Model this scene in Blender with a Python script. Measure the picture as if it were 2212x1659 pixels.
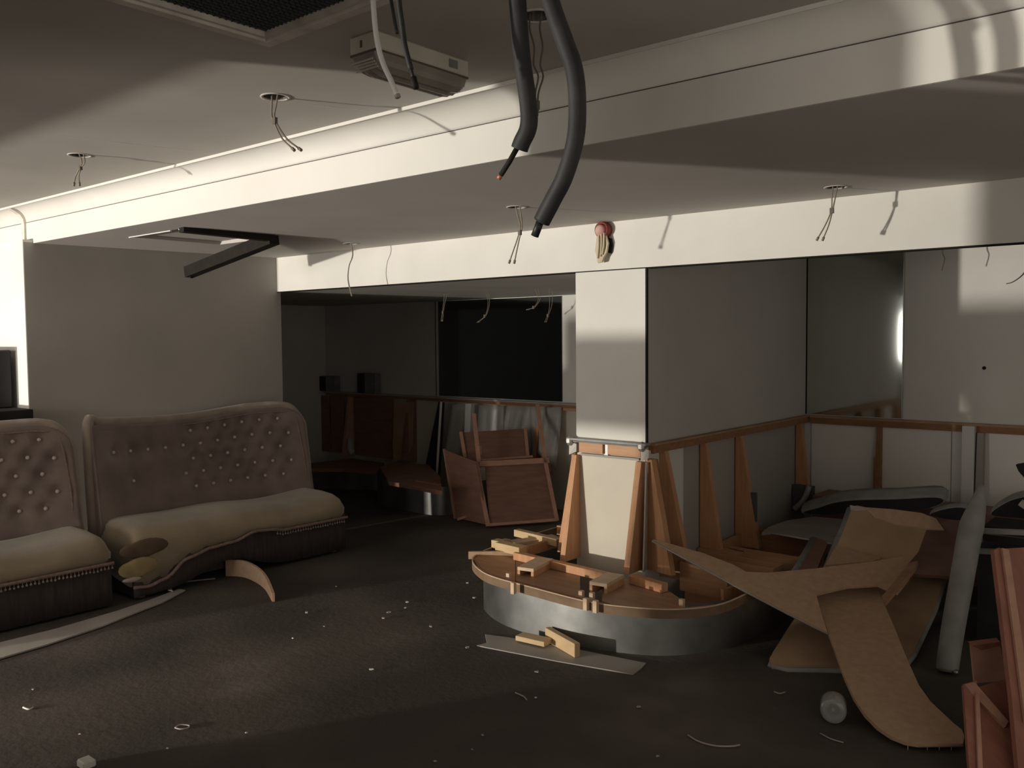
import bpy, bmesh, math, random
from mathutils import Vector, Matrix
random.seed(7)
for o in list(bpy.data.objects): bpy.data.objects.remove(o)
scene = bpy.context.scene
C = scene.collection
V = Vector
# ------------------------------------------------------------------ camera
IMG_W, IMG_H = 2212.0, 1659.0
FPX = 1918.1
EYE = V((0, 0, 1.6))
yaw, pit, rol = math.radians(39.975), math.radians(2.9707), math.radians(-0.4811)
FW = V((-math.sin(yaw)*math.cos(pit), math.cos(yaw)*math.cos(pit), -math.sin(pit)))
_rt = V((math.cos(yaw), math.sin(yaw), 0)); _up = _rt.cross(FW)
RT = _rt*math.cos(rol) + _up*math.sin(rol)
UP = -_rt*math.sin(rol) + _up*math.cos(rol)
cam = bpy.data.cameras.new('camera'); camo = bpy.data.objects.new('camera', cam); C.objects.link(camo)
cam.sensor_width = 36.0; cam.lens = FPX/IMG_W*36.0; cam.clip_start = 0.05
M = Matrix((RT, UP, -FW)).transposed().to_4x4(); M.translation = EYE
camo.matrix_world = M
scene.camera = camo
# ------------------------------------------------------------------ world, lamp, added fill light, exposure
world = bpy.data.worlds.new('world'); scene.world = world; world.use_nodes = True
bgn = world.node_tree.nodes['Background']; bgn.inputs[0].default_value = (0.93, 0.94, 0.98, 1); bgn.inputs[1].default_value = 0.065
LAMP = V((-7.3, -6.0, 0.744))
ld = bpy.data.lights.new('work_lamp', 'POINT'); ld.energy = 3300; ld.color = (1.0, 0.935, 0.815); ld.shadow_soft_size = 0.09
lo = bpy.data.objects.new('work_lamp', ld); C.objects.link(lo); lo.location = LAMP
ad = bpy.data.lights.new('fill_area_light', 'AREA'); ad.shape = 'RECTANGLE'; ad.size = 2.6; ad.size_y = 1.5; ad.energy = 150; ad.color = (1.0, 0.945, 0.87)  # added soft fill, standing in for bounce from the lamp's room
ao = bpy.data.objects.new('fill_area_light', ad); C.objects.link(ao); ao.location = (-5.6, -3.6, 1.2)
ao.rotation_euler = (math.radians(90), 0, math.radians(-14))
vs = scene.view_settings
vs.view_transform = 'Standard'; vs.look = 'None'; vs.exposure = 0.0; vs.gamma = 1.0; vs.use_curve_mapping = False

# ------------------------------------------------------------------ pixel -> point on a real plane of the room
def ray(x, y): return FW + RT*((x-1106)/FPX) - UP*((y-829.5)/FPX)
def onX(x, y, X): d = ray(x, y); return EYE + d*(X/d.x)
def onY(x, y, Y): d = ray(x, y); return EYE + d*(Y/d.y)
def onZ(x, y, Z): d = ray(x, y); return EYE + d*((Z-1.6)/d.z)
class Plane:
    def __init__(s, a, b, c):
        s.p = a; s.n = (b-a).cross(c-a).normalized()
        if s.n.dot(EYE-a) < 0: s.n = -s.n          # normal faces the viewer's side
    def at(s, x, y):
        d = ray(x, y); return EYE + d*((s.p-EYE).dot(s.n)/d.dot(s.n))

# ------------------------------------------------------------------ materials
MATS = {}
def mat(name, col, rough=0.7, col2=None, scale=6.0, stretch=(1, 1, 1), metal=0.0, bump=0.0, bscale=40.0, detail=6, lo=0.35, hi=0.65, spec=0.3, sheen=0.0, col3=None, trans=0.0, alpha=1.0):
    m = bpy.data.materials.new(name); m.use_nodes = True; nt = m.node_tree
    b = nt.nodes['Principled BSDF']
    b.inputs['Roughness'].default_value = rough; b.inputs['Metallic'].default_value = metal
    b.inputs['Specular IOR Level'].default_value = spec
    if sheen: b.inputs['Sheen Weight'].default_value = sheen
    if trans: b.inputs['Transmission Weight'].default_value = trans
    if alpha < 1: b.inputs['Alpha'].default_value = alpha
    c = (*col, 1)
    b.inputs['Base Color'].default_value = c
    tc = nt.nodes.new('ShaderNodeTexCoord'); mp = nt.nodes.new('ShaderNodeMapping'); mp.inputs['Scale'].default_value = stretch
    nt.links.new(tc.outputs['Object'], mp.inputs['Vector'])
    if col2:
        n = nt.nodes.new('ShaderNodeTexNoise'); n.inputs['Scale'].default_value = scale; n.inputs['Detail'].default_value = detail
        r = nt.nodes.new('ShaderNodeValToRGB'); r.color_ramp.elements[0].position = lo; r.color_ramp.elements[1].position = hi
        r.color_ramp.elements[0].color = c; r.color_ramp.elements[1].color = (*col2, 1)
        if col3:
            e = r.color_ramp.elements.new(min(0.98, hi+0.12)); e.color = (*col3, 1)
        nt.links.new(mp.outputs[0], n.inputs['Vector']); nt.links.new(n.outputs['Fac'], r.inputs[0]); nt.links.new(r.outputs[0], b.inputs['Base Color'])
    if bump:
        n2 = nt.nodes.new('ShaderNodeTexNoise'); n2.inputs['Scale'].default_value = bscale; n2.inputs['Detail'].default_value = 5
        bp = nt.nodes.new('ShaderNodeBump'); bp.inputs['Strength'].default_value = bump; bp.inputs['Distance'].default_value = 0.01
        nt.links.new(mp.outputs[0], n2.inputs['Vector']); nt.links.new(n2.outputs['Fac'], bp.inputs['Height']); nt.links.new(bp.outputs[0], b.inputs['Normal'])
    MATS[name] = m
    return m
mat('plaster', (0.76, 0.74, 0.70), 0.85, (0.71, 0.69, 0.65), 2.5, bump=0.05)
mat('ceiling_paint', (0.49, 0.465, 0.43), 0.9, (0.43, 0.405, 0.375), 1.6, bump=0.04)
mat('soffit_paint', (0.53, 0.50, 0.475), 0.88, (0.48, 0.45, 0.425), 1.6, bump=0.03)
mat('cove_paint', (0.73, 0.71, 0.675), 0.6, (0.69, 0.67, 0.635), 2.0)
mat('grey_wall', (0.42, 0.395, 0.365), 0.85, (0.37, 0.35, 0.32), 1.5)
mat('white_wall', (0.88, 0.86, 0.83), 0.8, (0.85, 0.83, 0.80), 2)
mat('grey_panel', (0.58, 0.56, 0.53), 0.6, (0.53, 0.51, 0.485), 1.3)
mat('board_white', (0.66, 0.61, 0.52), 0.8, (0.61, 0.565, 0.48), 3)
mat('dim_wall', (0.62, 0.61, 0.58), 0.8, (0.55, 0.54, 0.51), 1.5)
mat('alcove_ceiling', (0.5, 0.48, 0.45), 0.85, (0.44, 0.42, 0.39), 2)
mat('joint', (0.10, 0.09, 0.085), 0.9)
mat('floor_dirt', (0.060, 0.050, 0.043), 0.8, (0.105, 0.088, 0.074), 1.1, bump=0.25, bscale=35, detail=9, lo=0.42, hi=0.62, col3=(0.17, 0.15, 0.13), spec=0.35)
mat('pine', (0.60, 0.335, 0.185), 0.6, (0.50, 0.25, 0.125), 7, (6, 6, 0.7), lo=0.3, hi=0.7, bump=0.05, bscale=25)
mat('pine_h', (0.58, 0.34, 0.20), 0.6, (0.48, 0.26, 0.14), 7, (0.7, 6, 6), lo=0.3, hi=0.7)
mat('pine_dark', (0.36, 0.19, 0.10), 0.6, (0.28, 0.14, 0.07), 7, (1, 6, 6))
mat('pine_pale', (0.62, 0.46, 0.27), 0.6, (0.52, 0.36, 0.19), 6, (0.8, 5, 5), lo=0.35, hi=0.75)
mat('ply', (0.42, 0.245, 0.15), 0.55, (0.34, 0.19, 0.115), 5, (1, 5, 5))
mat('ply_edge', (0.70, 0.52, 0.38), 0.6, (0.60, 0.44, 0.30), 20)
mat('mdf', (0.52, 0.355, 0.24), 0.75, (0.46, 0.31, 0.205), 30)
mat('mdf_old', (0.46, 0.315, 0.20), 0.75, (0.36, 0.24, 0.15), 4, detail=8)
mat('brown_board', (0.27, 0.15, 0.108), 0.5, (0.215, 0.115, 0.082), 5, (1, 1, 6))
mat('red_board', (0.36, 0.155, 0.108), 0.5, (0.29, 0.12, 0.085), 5, (1, 6, 1))
mat('red_edge', (0.52, 0.30, 0.22), 0.55, (0.44, 0.24, 0.17), 12)
mat('steel', (0.40, 0.40, 0.39), 0.40, (0.26, 0.26, 0.255), 5.0, metal=0.9, bump=0.05, bscale=6, spec=0.5)
mat('tin', (0.34, 0.335, 0.32), 0.45, (0.42, 0.41, 0.39), 9, metal=0.5)
mat('sheet_grey', (0.40, 0.37, 0.34), 0.7, (0.33, 0.30, 0.28), 3)
mat('vinyl_grey', (0.23, 0.225, 0.22), 0.55, (0.17, 0.165, 0.165), 12, bump=0.1, bscale=60)
mat('vinyl_light', (0.34, 0.335, 0.325), 0.5, (0.25, 0.245, 0.24), 9, bump=0.1, bscale=50)
mat('black_rubber', (0.022, 0.022, 0.024), 0.6, (0.035, 0.035, 0.037), 20, spec=0.35)
mat('black_plastic', (0.02, 0.02, 0.021), 0.45)
mat('black_cloth', (0.03, 0.028, 0.028), 0.9, (0.022, 0.021, 0.022), 9)
mat('velvet', (0.235, 0.180, 0.158), 0.8, (0.165, 0.125, 0.112), 5, sheen=0.5, bump=0.12, bscale=90)
mat('velvet_seat', (0.36, 0.29, 0.20), 0.85, (0.24, 0.19, 0.132), 4, sheen=0.4, bump=0.12, bscale=90, lo=0.3, hi=0.75)
mat('velvet_border', (0.36, 0.29, 0.245), 0.8, (0.27, 0.215, 0.18), 7, sheen=0.5)
mat('button', (0.62, 0.52, 0.47), 0.4, spec=0.5)
mat('fringe', (0.30, 0.21, 0.18), 0.8, (0.20, 0.14, 0.12), 60)
mat('skirt', (0.07, 0.052, 0.05), 0.9, (0.05, 0.038, 0.037), 6, (1, 8, 1), bump=0.15, bscale=60)
mat('foam', (0.42, 0.33, 0.17), 0.9, (0.30, 0.23, 0.12), 9, bump=0.3)
mat('hollow_dark', (0.17, 0.115, 0.075), 0.9, (0.115, 0.08, 0.055), 8, bump=0.3)
mat('lum_white', (0.60, 0.57, 0.50), 0.5, (0.53, 0.50, 0.44), 8)
mat('lum_diffuser', (0.30, 0.275, 0.24), 0.35, (0.24, 0.22, 0.195), 10, spec=0.5)
mat('mesh_dark', (0.06, 0.068, 0.07), 0.7, (0.045, 0.05, 0.052), 90)
mat('frame_paint', (0.66, 0.62, 0.57), 0.7, (0.46, 0.42, 0.38), 9, lo=0.45, hi=0.7)
mat('white_plastic', (0.72, 0.71, 0.70), 0.4)
mat('wire', (0.26, 0.215, 0.165), 0.5, (0.20, 0.165, 0.13), 60)
mat('wire_dark', (0.12, 0.10, 0.08), 0.5)
mat('copper', (0.50, 0.20, 0.13), 0.45, metal=0.3)
mat('rag', (0.62, 0.54, 0.40), 0.9, (0.50, 0.42, 0.30), 14, (1, 1, 0.2), bump=0.3)
mat('pink_foam', (0.62, 0.40, 0.36), 0.8, (0.52, 0.27, 0.25), 18)
mat('red_ring', (0.22, 0.05, 0.042), 0.5)
mat('paper', (0.58, 0.56, 0.53), 0.8)
mat('paper_dim', (0.45, 0.38, 0.35), 0.8)
mat('mirror', (0.60, 0.62, 0.59), 0.07, metal=1.0)
mat('mirror_dark', (0.30, 0.31, 0.30), 0.06, metal=1.0)
mat('film', (0.62, 0.61, 0.58), 0.35, (0.45, 0.44, 0.42), 3, (3, 1, 0.5), alpha=0.55)
mat('glass', (0.85, 0.86, 0.86), 0.12, trans=0.75, spec=0.5)
mat('dark_trim', (0.022, 0.018, 0.015), 0.7, (0.016, 0.013, 0.011), 20, spec=0.15)
mat('rim_brown', (0.24, 0.155, 0.095), 0.65, (0.18, 0.115, 0.07), 10)
mat('tape', (0.10, 0.10, 0.10), 0.6)
def MT(n): return MATS[n]

# ------------------------------------------------------------------ mesh helpers
def link(name, me, m, parent=None, smooth=False):
    me.update()
    o = bpy.data.objects.new(name, me); C.objects.link(o)
    if m: me.materials.append(MT(m) if isinstance(m, str) else m)
    if smooth:
        for p in me.polygons: p.use_smooth = True
    if parent is not None: setparent(o, parent)
    return o
ORG = {}
def setparent(o, p):
    o.parent = p
    o.matrix_parent_inverse = Matrix.Translation(-ORG[p.name])
def mesh(name, verts, faces, m, parent=None, smooth=False, fix=True):
    verts = [V(v) for v in verts]
    lo_ = V((min(v.x for v in verts), min(v.y for v in verts), min(v.z for v in verts)))
    hi_ = V((max(v.x for v in verts), max(v.y for v in verts), max(v.z for v in verts)))
    c = (lo_+hi_)/2; c.z = lo_.z
    me = bpy.data.meshes.new(name); me.from_pydata([v-c for v in verts], [], faces)
    if fix:
        bm = bmesh.new(); bm.from_mesh(me); bmesh.ops.recalc_face_normals(bm, faces=bm.faces); bm.to_mesh(me); bm.free()
    o = link(name, me, m, None, smooth); o.location = c
    ORG[o.name] = c.copy()
    if parent is not None:
        setparent(o, parent)
    return o
def empty(name, loc):
    o = bpy.data.objects.new(name, None); C.objects.link(o); o.location = loc; o.empty_display_size = 0.1
    ORG[o.name] = V(loc); return o
def tag(o, label, cat, group=None):
    o['label'] = label; o['category'] = cat
    if group: o['group'] = group
    return o
def struct(o): o['kind'] = 'structure'; return o
def thing(name, loc, label, cat, group=None): return tag(empty(name, loc), label, cat, group)
BF = [(0,3,2,1), (4,5,6,7), (0,1,5,4), (1,2,6,5), (2,3,7,6), (3,0,4,7)]
def bevel(o, w, seg=1):
    bm = bmesh.new(); bm.from_mesh(o.data); bmesh.ops.bevel(bm, geom=list(bm.edges), offset=w, segments=seg, affect='EDGES', clamp_overlap=True); bm.to_mesh(o.data); bm.free(); return o
def box(name, a, b, m, parent=None, bev=0):
    x0, x1 = sorted((a[0], b[0])); y0, y1 = sorted((a[1], b[1])); z0, z1 = sorted((a[2], b[2]))
    o = mesh(name, [(x0,y0,z0),(x1,y0,z0),(x1,y1,z0),(x0,y1,z0),(x0,y0,z1),(x1,y0,z1),(x1,y1,z1),(x0,y1,z1)], BF, m, parent)
    return bevel(o, bev) if bev else o
def beam(name, a, b, w, h, m, parent=None, up=(0,0,1), bev=0):
    a = V(a); b = V(b); d = (b-a).normalized(); s = d.cross(V(up)).normalized(); u = s.cross(d).normalized()
    vs_ = []
    for p in (a, b):
        for (i, j) in ((-1,-1),(1,-1),(1,1),(-1,1)): vs_.append(p + s*(i*w/2) + u*(j*h/2))
    o = mesh(name, vs_, BF, m, parent)
    return bevel(o, bev) if bev else o
def prism(name, poly, vec, m, parent=None, smooth=False, bev=0):
    n = len(poly); vec = V(vec)
    vs_ = [V(p) for p in poly] + [V(p)+vec for p in poly]
    fs = [tuple(range(n)), tuple(range(2*n-1, n-1, -1))] + [(i, (i+1) % n, n+(i+1) % n, n+i) for i in range(n)]
    o = mesh(name, vs_, fs, m, parent, smooth)
    return bevel(o, bev) if bev else o
def catmull(pts, k=6, closed=False):
    pts = [V(p) for p in pts]; n = len(pts); out = []
    rng = n if closed else n-1
    for i in range(rng):
        p0 = pts[(i-1) % n] if closed or i > 0 else pts[0]*2-pts[1]
        p1 = pts[i]; p2 = pts[(i+1) % n]
        p3 = pts[(i+2) % n] if closed or i+2 < n else p2*2-p1
        for j in range(k):
            t = j/k
            out.append(0.5*((2*p1) + (p2-p0)*t + (2*p0-5*p1+4*p2-p3)*t*t + (3*p1-p0-3*p2+p3)*t**3))
    if not closed: out.append(pts[-1])
    return out
def tube(name, pts, r, m, parent=None, n=8, k=5, cap=True, closed=False):
    P = catmull(pts, k, closed) if k else [V(p) for p in pts]
    N = len(P); vs_ = []; fs = []
    prev = None
    for i, p in enumerate(P):
        if closed: d = (P[(i+1) % N]-P[i-1]).normalized()
        else: d = (P[min(i+1, N-1)]-P[max(i-1, 0)]).normalized()
        if prev is None:
            a = d.cross(V((0.3, 0.9, 0.2))).normalized()
        else:
            a = (prev - d*prev.dot(d)).normalized()
        prev = a; b = d.cross(a)
        rr = r(i/(N-1)) if callable(r) else r
        for j in range(n):
            t = 2*math.pi*j/n; vs_.append(p + (a*math.cos(t)+b*math.sin(t))*rr)
    for i in range(N if closed else N-1):
        for j in range(n):
            i2 = (i+1) % N
            fs.append((i*n+j, i*n+(j+1) % n, i2*n+(j+1) % n, i2*n+j))
    if cap and not closed:
        fs.append(tuple(range(n-1, -1, -1))); fs.append(tuple((N-1)*n+j for j in range(n)))
    return mesh(name, vs_, fs, m, parent, True)
def ribbon(name, path, z0, z1, t, m, parent=None, smooth=True, k=5):
    """upright strip bent along a plan path; z0/z1 may be functions of 0..1"""
    P = catmull([V((p[0], p[1], 0)) for p in path], k) if k else [V((p[0], p[1], 0)) for p in path]
    N = len(P); vs_ = []; fs = []
    for i, p in enumerate(P):
        d = (P[min(i+1, N-1)]-P[max(i-1, 0)]).normalized(); s = V((-d.y, d.x, 0))
        u = i/(N-1); a = z0(u) if callable(z0) else z0; b = z1(u) if callable(z1) else z1
        for (q, z) in ((s*(-t/2), a), (s*(t/2), a), (s*(t/2), b), (s*(-t/2), b)): vs_.append(V((p.x, p.y, z))+q)
    for i in range(N-1):
        for j in range(4): fs.append((i*4+j, i*4+(j+1) % 4, i*4+4+(j+1) % 4, i*4+4+j))
    fs += [(0,1,2,3), tuple((N-1)*4+j for j in (3,2,1,0))]
    o = mesh(name, vs_, fs, m, parent, True)
    for e in o.data.edges:
        if e.vertices[0] % 4 == e.vertices[1] % 4 or abs(e.vertices[0]-e.vertices[1]) < 4 and e.vertices[0]//4 in (0, N-1): e.use_edge_sharp = True
    return o
def lathe(name, prof, c, m, parent=None, n=20, axis=(0,0,1), smooth=True):
    ax = V(axis).normalized(); a = ax.orthogonal().normalized(); b = ax.cross(a); c = V(c)
    vs_ = []; fs = []
    for (r, h) in prof:
        for j in range(n):
            t = 2*math.pi*j/n; vs_.append(c + ax*h + (a*math.cos(t)+b*math.sin(t))*r)
    for i in range(len(prof)-1):
        for j in range(n): fs.append((i*n+j, i*n+(j+1) % n, (i+1)*n+(j+1) % n, (i+1)*n+j))
    fs.append(tuple(range(n))); fs.append(tuple((len(prof)-1)*n+j for j in range(n)))
    return mesh(name, vs_, fs, m, parent, smooth)
def slab_with_holes(name, outer, holes, z0, z1, m):
    """horizontal slab; holes = list of xy loops; the openings are real"""
    bm = bmesh.new()
    rings = []
    for z in (z0, z1):
        loops = []
        for lp in [outer]+holes:
            vv = [bm.verts.new((p[0], p[1], z)) for p in lp]
            ed = [bm.edges.new((vv[i], vv[(i+1) % len(vv)])) for i in range(len(vv))]
            loops.append((vv, ed))
        bmesh.ops.triangle_fill(bm, use_beauty=True, use_dissolve=False, edges=[e for l in loops for e in l[1]])
        rings.append(loops)
    for (l0, l1) in zip(rings[0], rings[1]):
        n = len(l0[0])
        for i in range(n): bm.faces.new((l0[0][i], l0[0][(i+1) % n], l1[0][(i+1) % n], l1[0][i]))
    bmesh.ops.recalc_face_normals(bm, faces=bm.faces)
    me = bpy.data.meshes.new(name); bm.to_mesh(me); bm.free()
    o = link(name, me, m); ORG[o.name] = V((0,0,0)); return struct(o)
def circle(c, r, n=20): return [(c[0]+r*math.cos(2*math.pi*i/n), c[1]+r*math.sin(2*math.pi*i/n)) for i in range(n)]

# ------------------------------------------------------------------ room dimensions (metres)
Y1, Y2, XG, Y3 = 2.516, 4.280, -2.608, 6.58          # front bulkhead, rear beam, dividing wall, back wall
HS, HC, H2, HR = 2.256, 2.401, 1.986, 0.999          # soffit, foot of the cove, underside of the beam, banquette rail
HCL = 2.50                                           # main ceiling
XL0, XL1 = -6.256, -6.037                            # slightly skewed left partition
COL0, COL1 = -3.092, -2.609                          # column faces
# ---- floor
fl = struct(mesh('floor', [(-14,-9,0),(4,-9,0),(4,8,0),(-14,8,0),(-14,-9,-.1),(4,-9,-.1),(4,8,-.1),(-14,8,-.1)], BF, 'floor_dirt'))
# ---- main ceiling with the real openings seen in it
HOLES_UP = [onZ(595, 209, HCL), onZ(172, 335, HCL), onZ(1160, 34, HCL)]
hatch = [(-2.285, 0.72), (-1.40, 0.72), (-1.40, 1.60), (-2.285, 1.60)]
slab_with_holes('ceiling', [(-13,-6.5),(3,-6.5),(3,Y1-.088),(-13,Y1-.088)], [circle(h, .048) for h in HOLES_UP]+[hatch], HCL, HCL+.03, 'ceiling_paint')
cl0 = C.objects['ceiling']
for (a, b) in (((90, 288), (470, 332)), ((640, 222), (862, 246))):
    p, q = onZ(*a, HCL), onZ(*b, HCL); x = (p.x+q.x)/2
    beam('ceiling_seam', (p.x, p.y, HCL+.0003), (q.x, q.y, HCL+.0003), .004, .002, 'frame_paint', cl0)
# ---- lower soffit between the bulkhead and the rear beam
HOLES_LOW = [onZ(1116, 447, HS), onZ(1806, 404, HS), onZ(757, 526, HS)]
VX0, VX1, VY0, VY1 = -5.47, -4.87, 2.78, 3.42
slab_with_holes('ceiling_lower', [(-6.6,Y1+.012),(3,Y1+.012),(3,Y2+.02),(-6.6,Y2+.02)], [circle(h, .045) for h in HOLES_LOW]+[[(VX0,VY0),(VX1,VY0),(VX1,VY1),(VX0,VY1)]], HS, HS+.03, 'soffit_paint')
struct(box('ceiling_alcove', (-9.2, Y2+.05, H2+.002), (XG-.1, Y3+.1, H2+.05), 'alcove_ceiling'))
struct(box('ceiling_bay', (XG-.1, Y2+.05, HS), (3, Y3+.1, HS+.05), 'soffit_paint'))
# ---- plenum above so that openings are dark
struct(box('ceiling_slab', (-13, -6.5, 2.95), (3, 6.8, 3.05), 'joint'))
# ---- front bulkhead : flat fascia, shadow joint, concave cove with a lip
t1 = struct(box('trim_1', (-12, Y1, HS), (3, Y1+.012, HC-.004), 'cove_paint'))
N = 14; prof = []
R = .088
for i in range(N+1):
    a = math.pi/2*i/N                        # from foot (vertical) to crown (horizontal), hollow towards the room
    prof.append((Y1-R+R*math.cos(a), HC+R*math.sin(a)))
prof.append((Y1-R, HC+R-.0)); prof.append((Y1-R-.004, HC+R-.002)); prof.append((Y1-R-.010, HC+R-.002)); prof.append((Y1-R-.010, HCL+.02)); prof.append((Y1+.012, HCL+.02)); prof.append((Y1+.012, HC))
vs_, fs_ = [], []
for x in (-12, 3):
    for (y, z) in prof: vs_.append((x, y, z))
n_ = len(prof)
for i in range(n_): fs_.append((i, (i+1) % n_, n_+(i+1) % n_, n_+i))
fs_ += [tuple(range(n_)), tuple(range(2*n_-1, n_-1, -1))]
cv = mesh('cove', vs_, fs_, 'cove_paint', t1)
for p in cv.data.polygons: p.use_smooth = p.index < N
box('fascia_joint', (-12, Y1+.003, HC-.006), (3, Y1+.012, HC+.002), 'joint', t1)
# ---- rear beam
t2 = struct(box('trim_2', (XL1-.02, Y2, H2), (3, Y2+.05, HS+.02), 'plaster'))
box('beam_edge', (XL1-.02, Y2-.002, H2-.006), (3, Y2+.05, H2), 'dark_trim', t2)
# ---- column
cl = struct(box('wall_pillar', (COL0, Y2+.001, 0), (COL1, Y2+.42, H2+.02), 'plaster'))
box('lower_panel', (COL0+.01, Y2-.004, 0.0), (COL1-.005, Y2+.001, .925), 'board_white', cl)
box('corner_bead', (COL1-.004, Y2-.003, 1.0), (COL1+.006, Y2+.012, H2), 'dark_trim', cl)
# ---- dividing wall with grey panel and white lower boarding
dv = struct(box('wall_divider', (XG-.2, Y2+.42, 0), (XG-.012, Y3, HS+.02), 'grey_wall'))
box('upper_panel', (XG-.012, Y2+.012, .99), (XG, Y3-.004, HS), 'grey_panel', dv)
box('lower_board', (XG-.03, Y2+.012, 0), (XG-.008, Y3-.004, .98), 'grey_wall', dv)
# ---- back wall
bw = struct(box('wall_back', (-9.2, Y3, 0), (3, Y3+.12, HS+.3), 'plaster'))
# ---- left partition (skewed) and the lit wall left of it
lw = struct(mesh('wall_left', [(XL0,Y1-.06,0),(XL1,Y2+.03,0),(XL1-.13,Y2+.03,0),(XL0-.13,Y1-.06,0),(XL0,Y1-.06,HS+.004),(XL1,Y2+.03,HS+.004),(XL1-.13,Y2+.03,HS+.004),(XL0-.13,Y1-.06,HS+.004)], BF, 'grey_wall'))
struct(box('wall_far_left', (-12, Y1-.064, 0), (XL0-.002, Y1+.1, HS+.02), 'plaster'))
# upright cover strip closing the bulkhead's left end
cs = [(Y1-R-.014, HCL-.012)]+[(Y1-R+R*math.cos(a)-.012, HC+R*math.sin(a)-.012) for a in (1.2, .8, .4, 0.0)]+[(Y1-.014, HS-.02), (Y1+.01, HS-.02), (Y1+.01, HCL-.005)]
cs_x = -6.40
tr3 = struct(prism('trim_3', [(cs_x, y, z) for y, z in cs], (.045, 0, 0), 'frame_paint'))
# ---- alcove side wall
struct(box('wall_alcove', (-8.5, Y2+.03, 0), (-8.34, Y3, HS), 'dim_wall'))
struct(box('wall_alcove_back', (-8.34, Y3-.02, 0.99), (onY(945,760,Y3-.02).x, Y3-.001, H2), 'dim_wall'))
# ---- added unseen side wall, white to bounce lamp light into the right bay
struct(box('bounce_wall_right', (1.75, -2.2, 0), (1.85, Y3, HCL), 'white_wall'))
# ---- front partition left of the viewer: pillar, header and sill band of the lamp's opening; apron and foot added to shape its light
FX = .3
wf = struct(box('wall_front', (-3.41, FX-.12, 0), (-2.52, FX, HCL), 'grey_wall'))
box('header', (-12, FX-.12, 2.191), (-3.387, FX, HCL), 'grey_wall', wf)
box('apron_blocker', (-4.42, FX-.12, .47), (-3.387, FX, .944), 'grey_wall', wf)  # added blocker, keeps low lamp rays off the right bay wall
box('foot_blocker', (-3.98, FX-.12, 0), (-3.387, FX, .47), 'grey_wall', wf)  # added blocker, keeps low lamp rays off the board pile
box('sill', (-6.1, FX-.12, .944), (-3.387, FX, 1.266), 'grey_wall', wf)

# ------------------------------------------------------------------ ceiling fittings
def hole_sleeve(name, c, r, h, label):
    o = thing(name, (c.x, c.y, c.z), label, 'fitting hole', 'empty downlight holes')
    n = 20; a = circle(c, r+.001, n); vs2 = [(x, y, c.z+.001) for x, y in a]+[(x, y, c.z+h) for x, y in a]
    mesh('sleeve', vs2, [(i, (i+1) % n, n+(i+1) % n, n+i) for i in range(n)]+[tuple(range(n, 2*n))], 'joint', o, True)
    a1 = circle(c, r+.008, n); a0 = circle(c, r-.001, n)
    vs3 = [(x, y, c.z-.003) for x, y in a1]+[(x, y, c.z-.003) for x, y in a0]+[(x, y, c.z+.001) for x, y in a1]+[(x, y, c.z+.001) for x, y in a0]
    f3 = []
    for i in range(n):
        j = (i+1) % n
        f3 += [(i, j, n+j, n+i), (2*n+i, 2*n+j, j, i), (n+i, n+j, 3*n+j, 3*n+i)]
    mesh('rim', vs3, f3, 'soffit_paint', o, True)
    return o
hole_sleeve('downlight_hole', HOLES_UP[0], .047, .1, 'round empty downlight hole in the bright ceiling strip above the lit cove')
hole_sleeve('downlight_hole', HOLES_UP[1], .047, .1, 'round empty downlight hole nearest the left edge of the ceiling')
hole_sleeve('downlight_hole', HOLES_UP[2], .047, .1, 'round hole in the dark ceiling between the two thick black pipes')
hole_sleeve('downlight_hole', HOLES_LOW[0], .044, .1, 'round empty downlight hole in the soffit left of the column')
hole_sleeve('downlight_hole', HOLES_LOW[1], .044, .1, 'round empty downlight hole in the soffit above the right bay')
hole_sleeve('downlight_hole', HOLES_LOW[2], .044, .1, 'round empty downlight hole in the soffit near the dark alcove')

def twin_wire(pts, label, m='wire', spread=.012, conn=.5, ends=True, r=.0032):
    """two cores hanging together with a small connector block"""
    base = V(pts[0]); t = thing('hanging_wire', base, label, 'wire', 'cut wires hanging from the ceilings')
    P = [V(p) for p in pts]; n = len(P)
    for s in (-1, 1):
        q = []
        for i, p in enumerate(P):
            u = i/(n-1); k = s*spread*(.25+.75*abs(u-conn)*2)
            q.append(p + RT*k)
        tube('core', q, r, m, t, 6, 5)
        if ends:
            d = (q[-1]-q[-2]).normalized(); tube('core_tip', [q[-1], q[-1]+d*.018], r*1.9, m, t, 6, 0)
    i = min(n-2, int(conn*(n-1))); c = P[i].lerp(P[i+1], conn*(n-1)-i)
    if ends: box('connector', c-V((.008,.006,.012)), c+V((.008,.006,.012)), 'wire_dark', t)
    return t
# hanging wires: points along each, at the depth of the hole they come from
def pix(Y, *q): return [onY(x, y, Y) for x, y in q]
h = HOLES_UP[0]; twin_wire([(h.x, h.y, HCL+.03)]+pix(h.y, (592, 225), (590, 250), (598, 272), (615, 300), (638, 320)), 'twin wire with a connector hanging in front of the lit cove')
h = HOLES_UP[1]; twin_wire([(h.x, h.y, HCL+.03)]+pix(h.y, (180, 348), (174, 362), (167, 380), (166, 394)), 'short twin wire hanging at the far left of the ceiling')
h = HOLES_UP[2]; twin_wire([(h.x, h.y, HCL+.03)]+pix(h.y, (1155, 60), (1163, 100), (1160, 140), (1168, 165), (1160, 200), (1158, 236)), 'twin wire dangling between the two thick black pipes', 'wire_dark', .010, .96, r=.0026)
h = HOLES_LOW[0]; twin_wire([(h.x, h.y, HS+.03)]+pix(h.y, (1122, 465), (1126, 490), (1120, 515), (1113, 540), (1107, 562)), 'twin wire hanging from the soffit left of the column')
h = HOLES_LOW[1]; twin_wire([(h.x, h.y, HS+.03)]+pix(h.y, (1801, 425), (1797, 455), (1787, 485), (1774, 512)), 'twin wire hanging from the soffit over the right bay')
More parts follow.
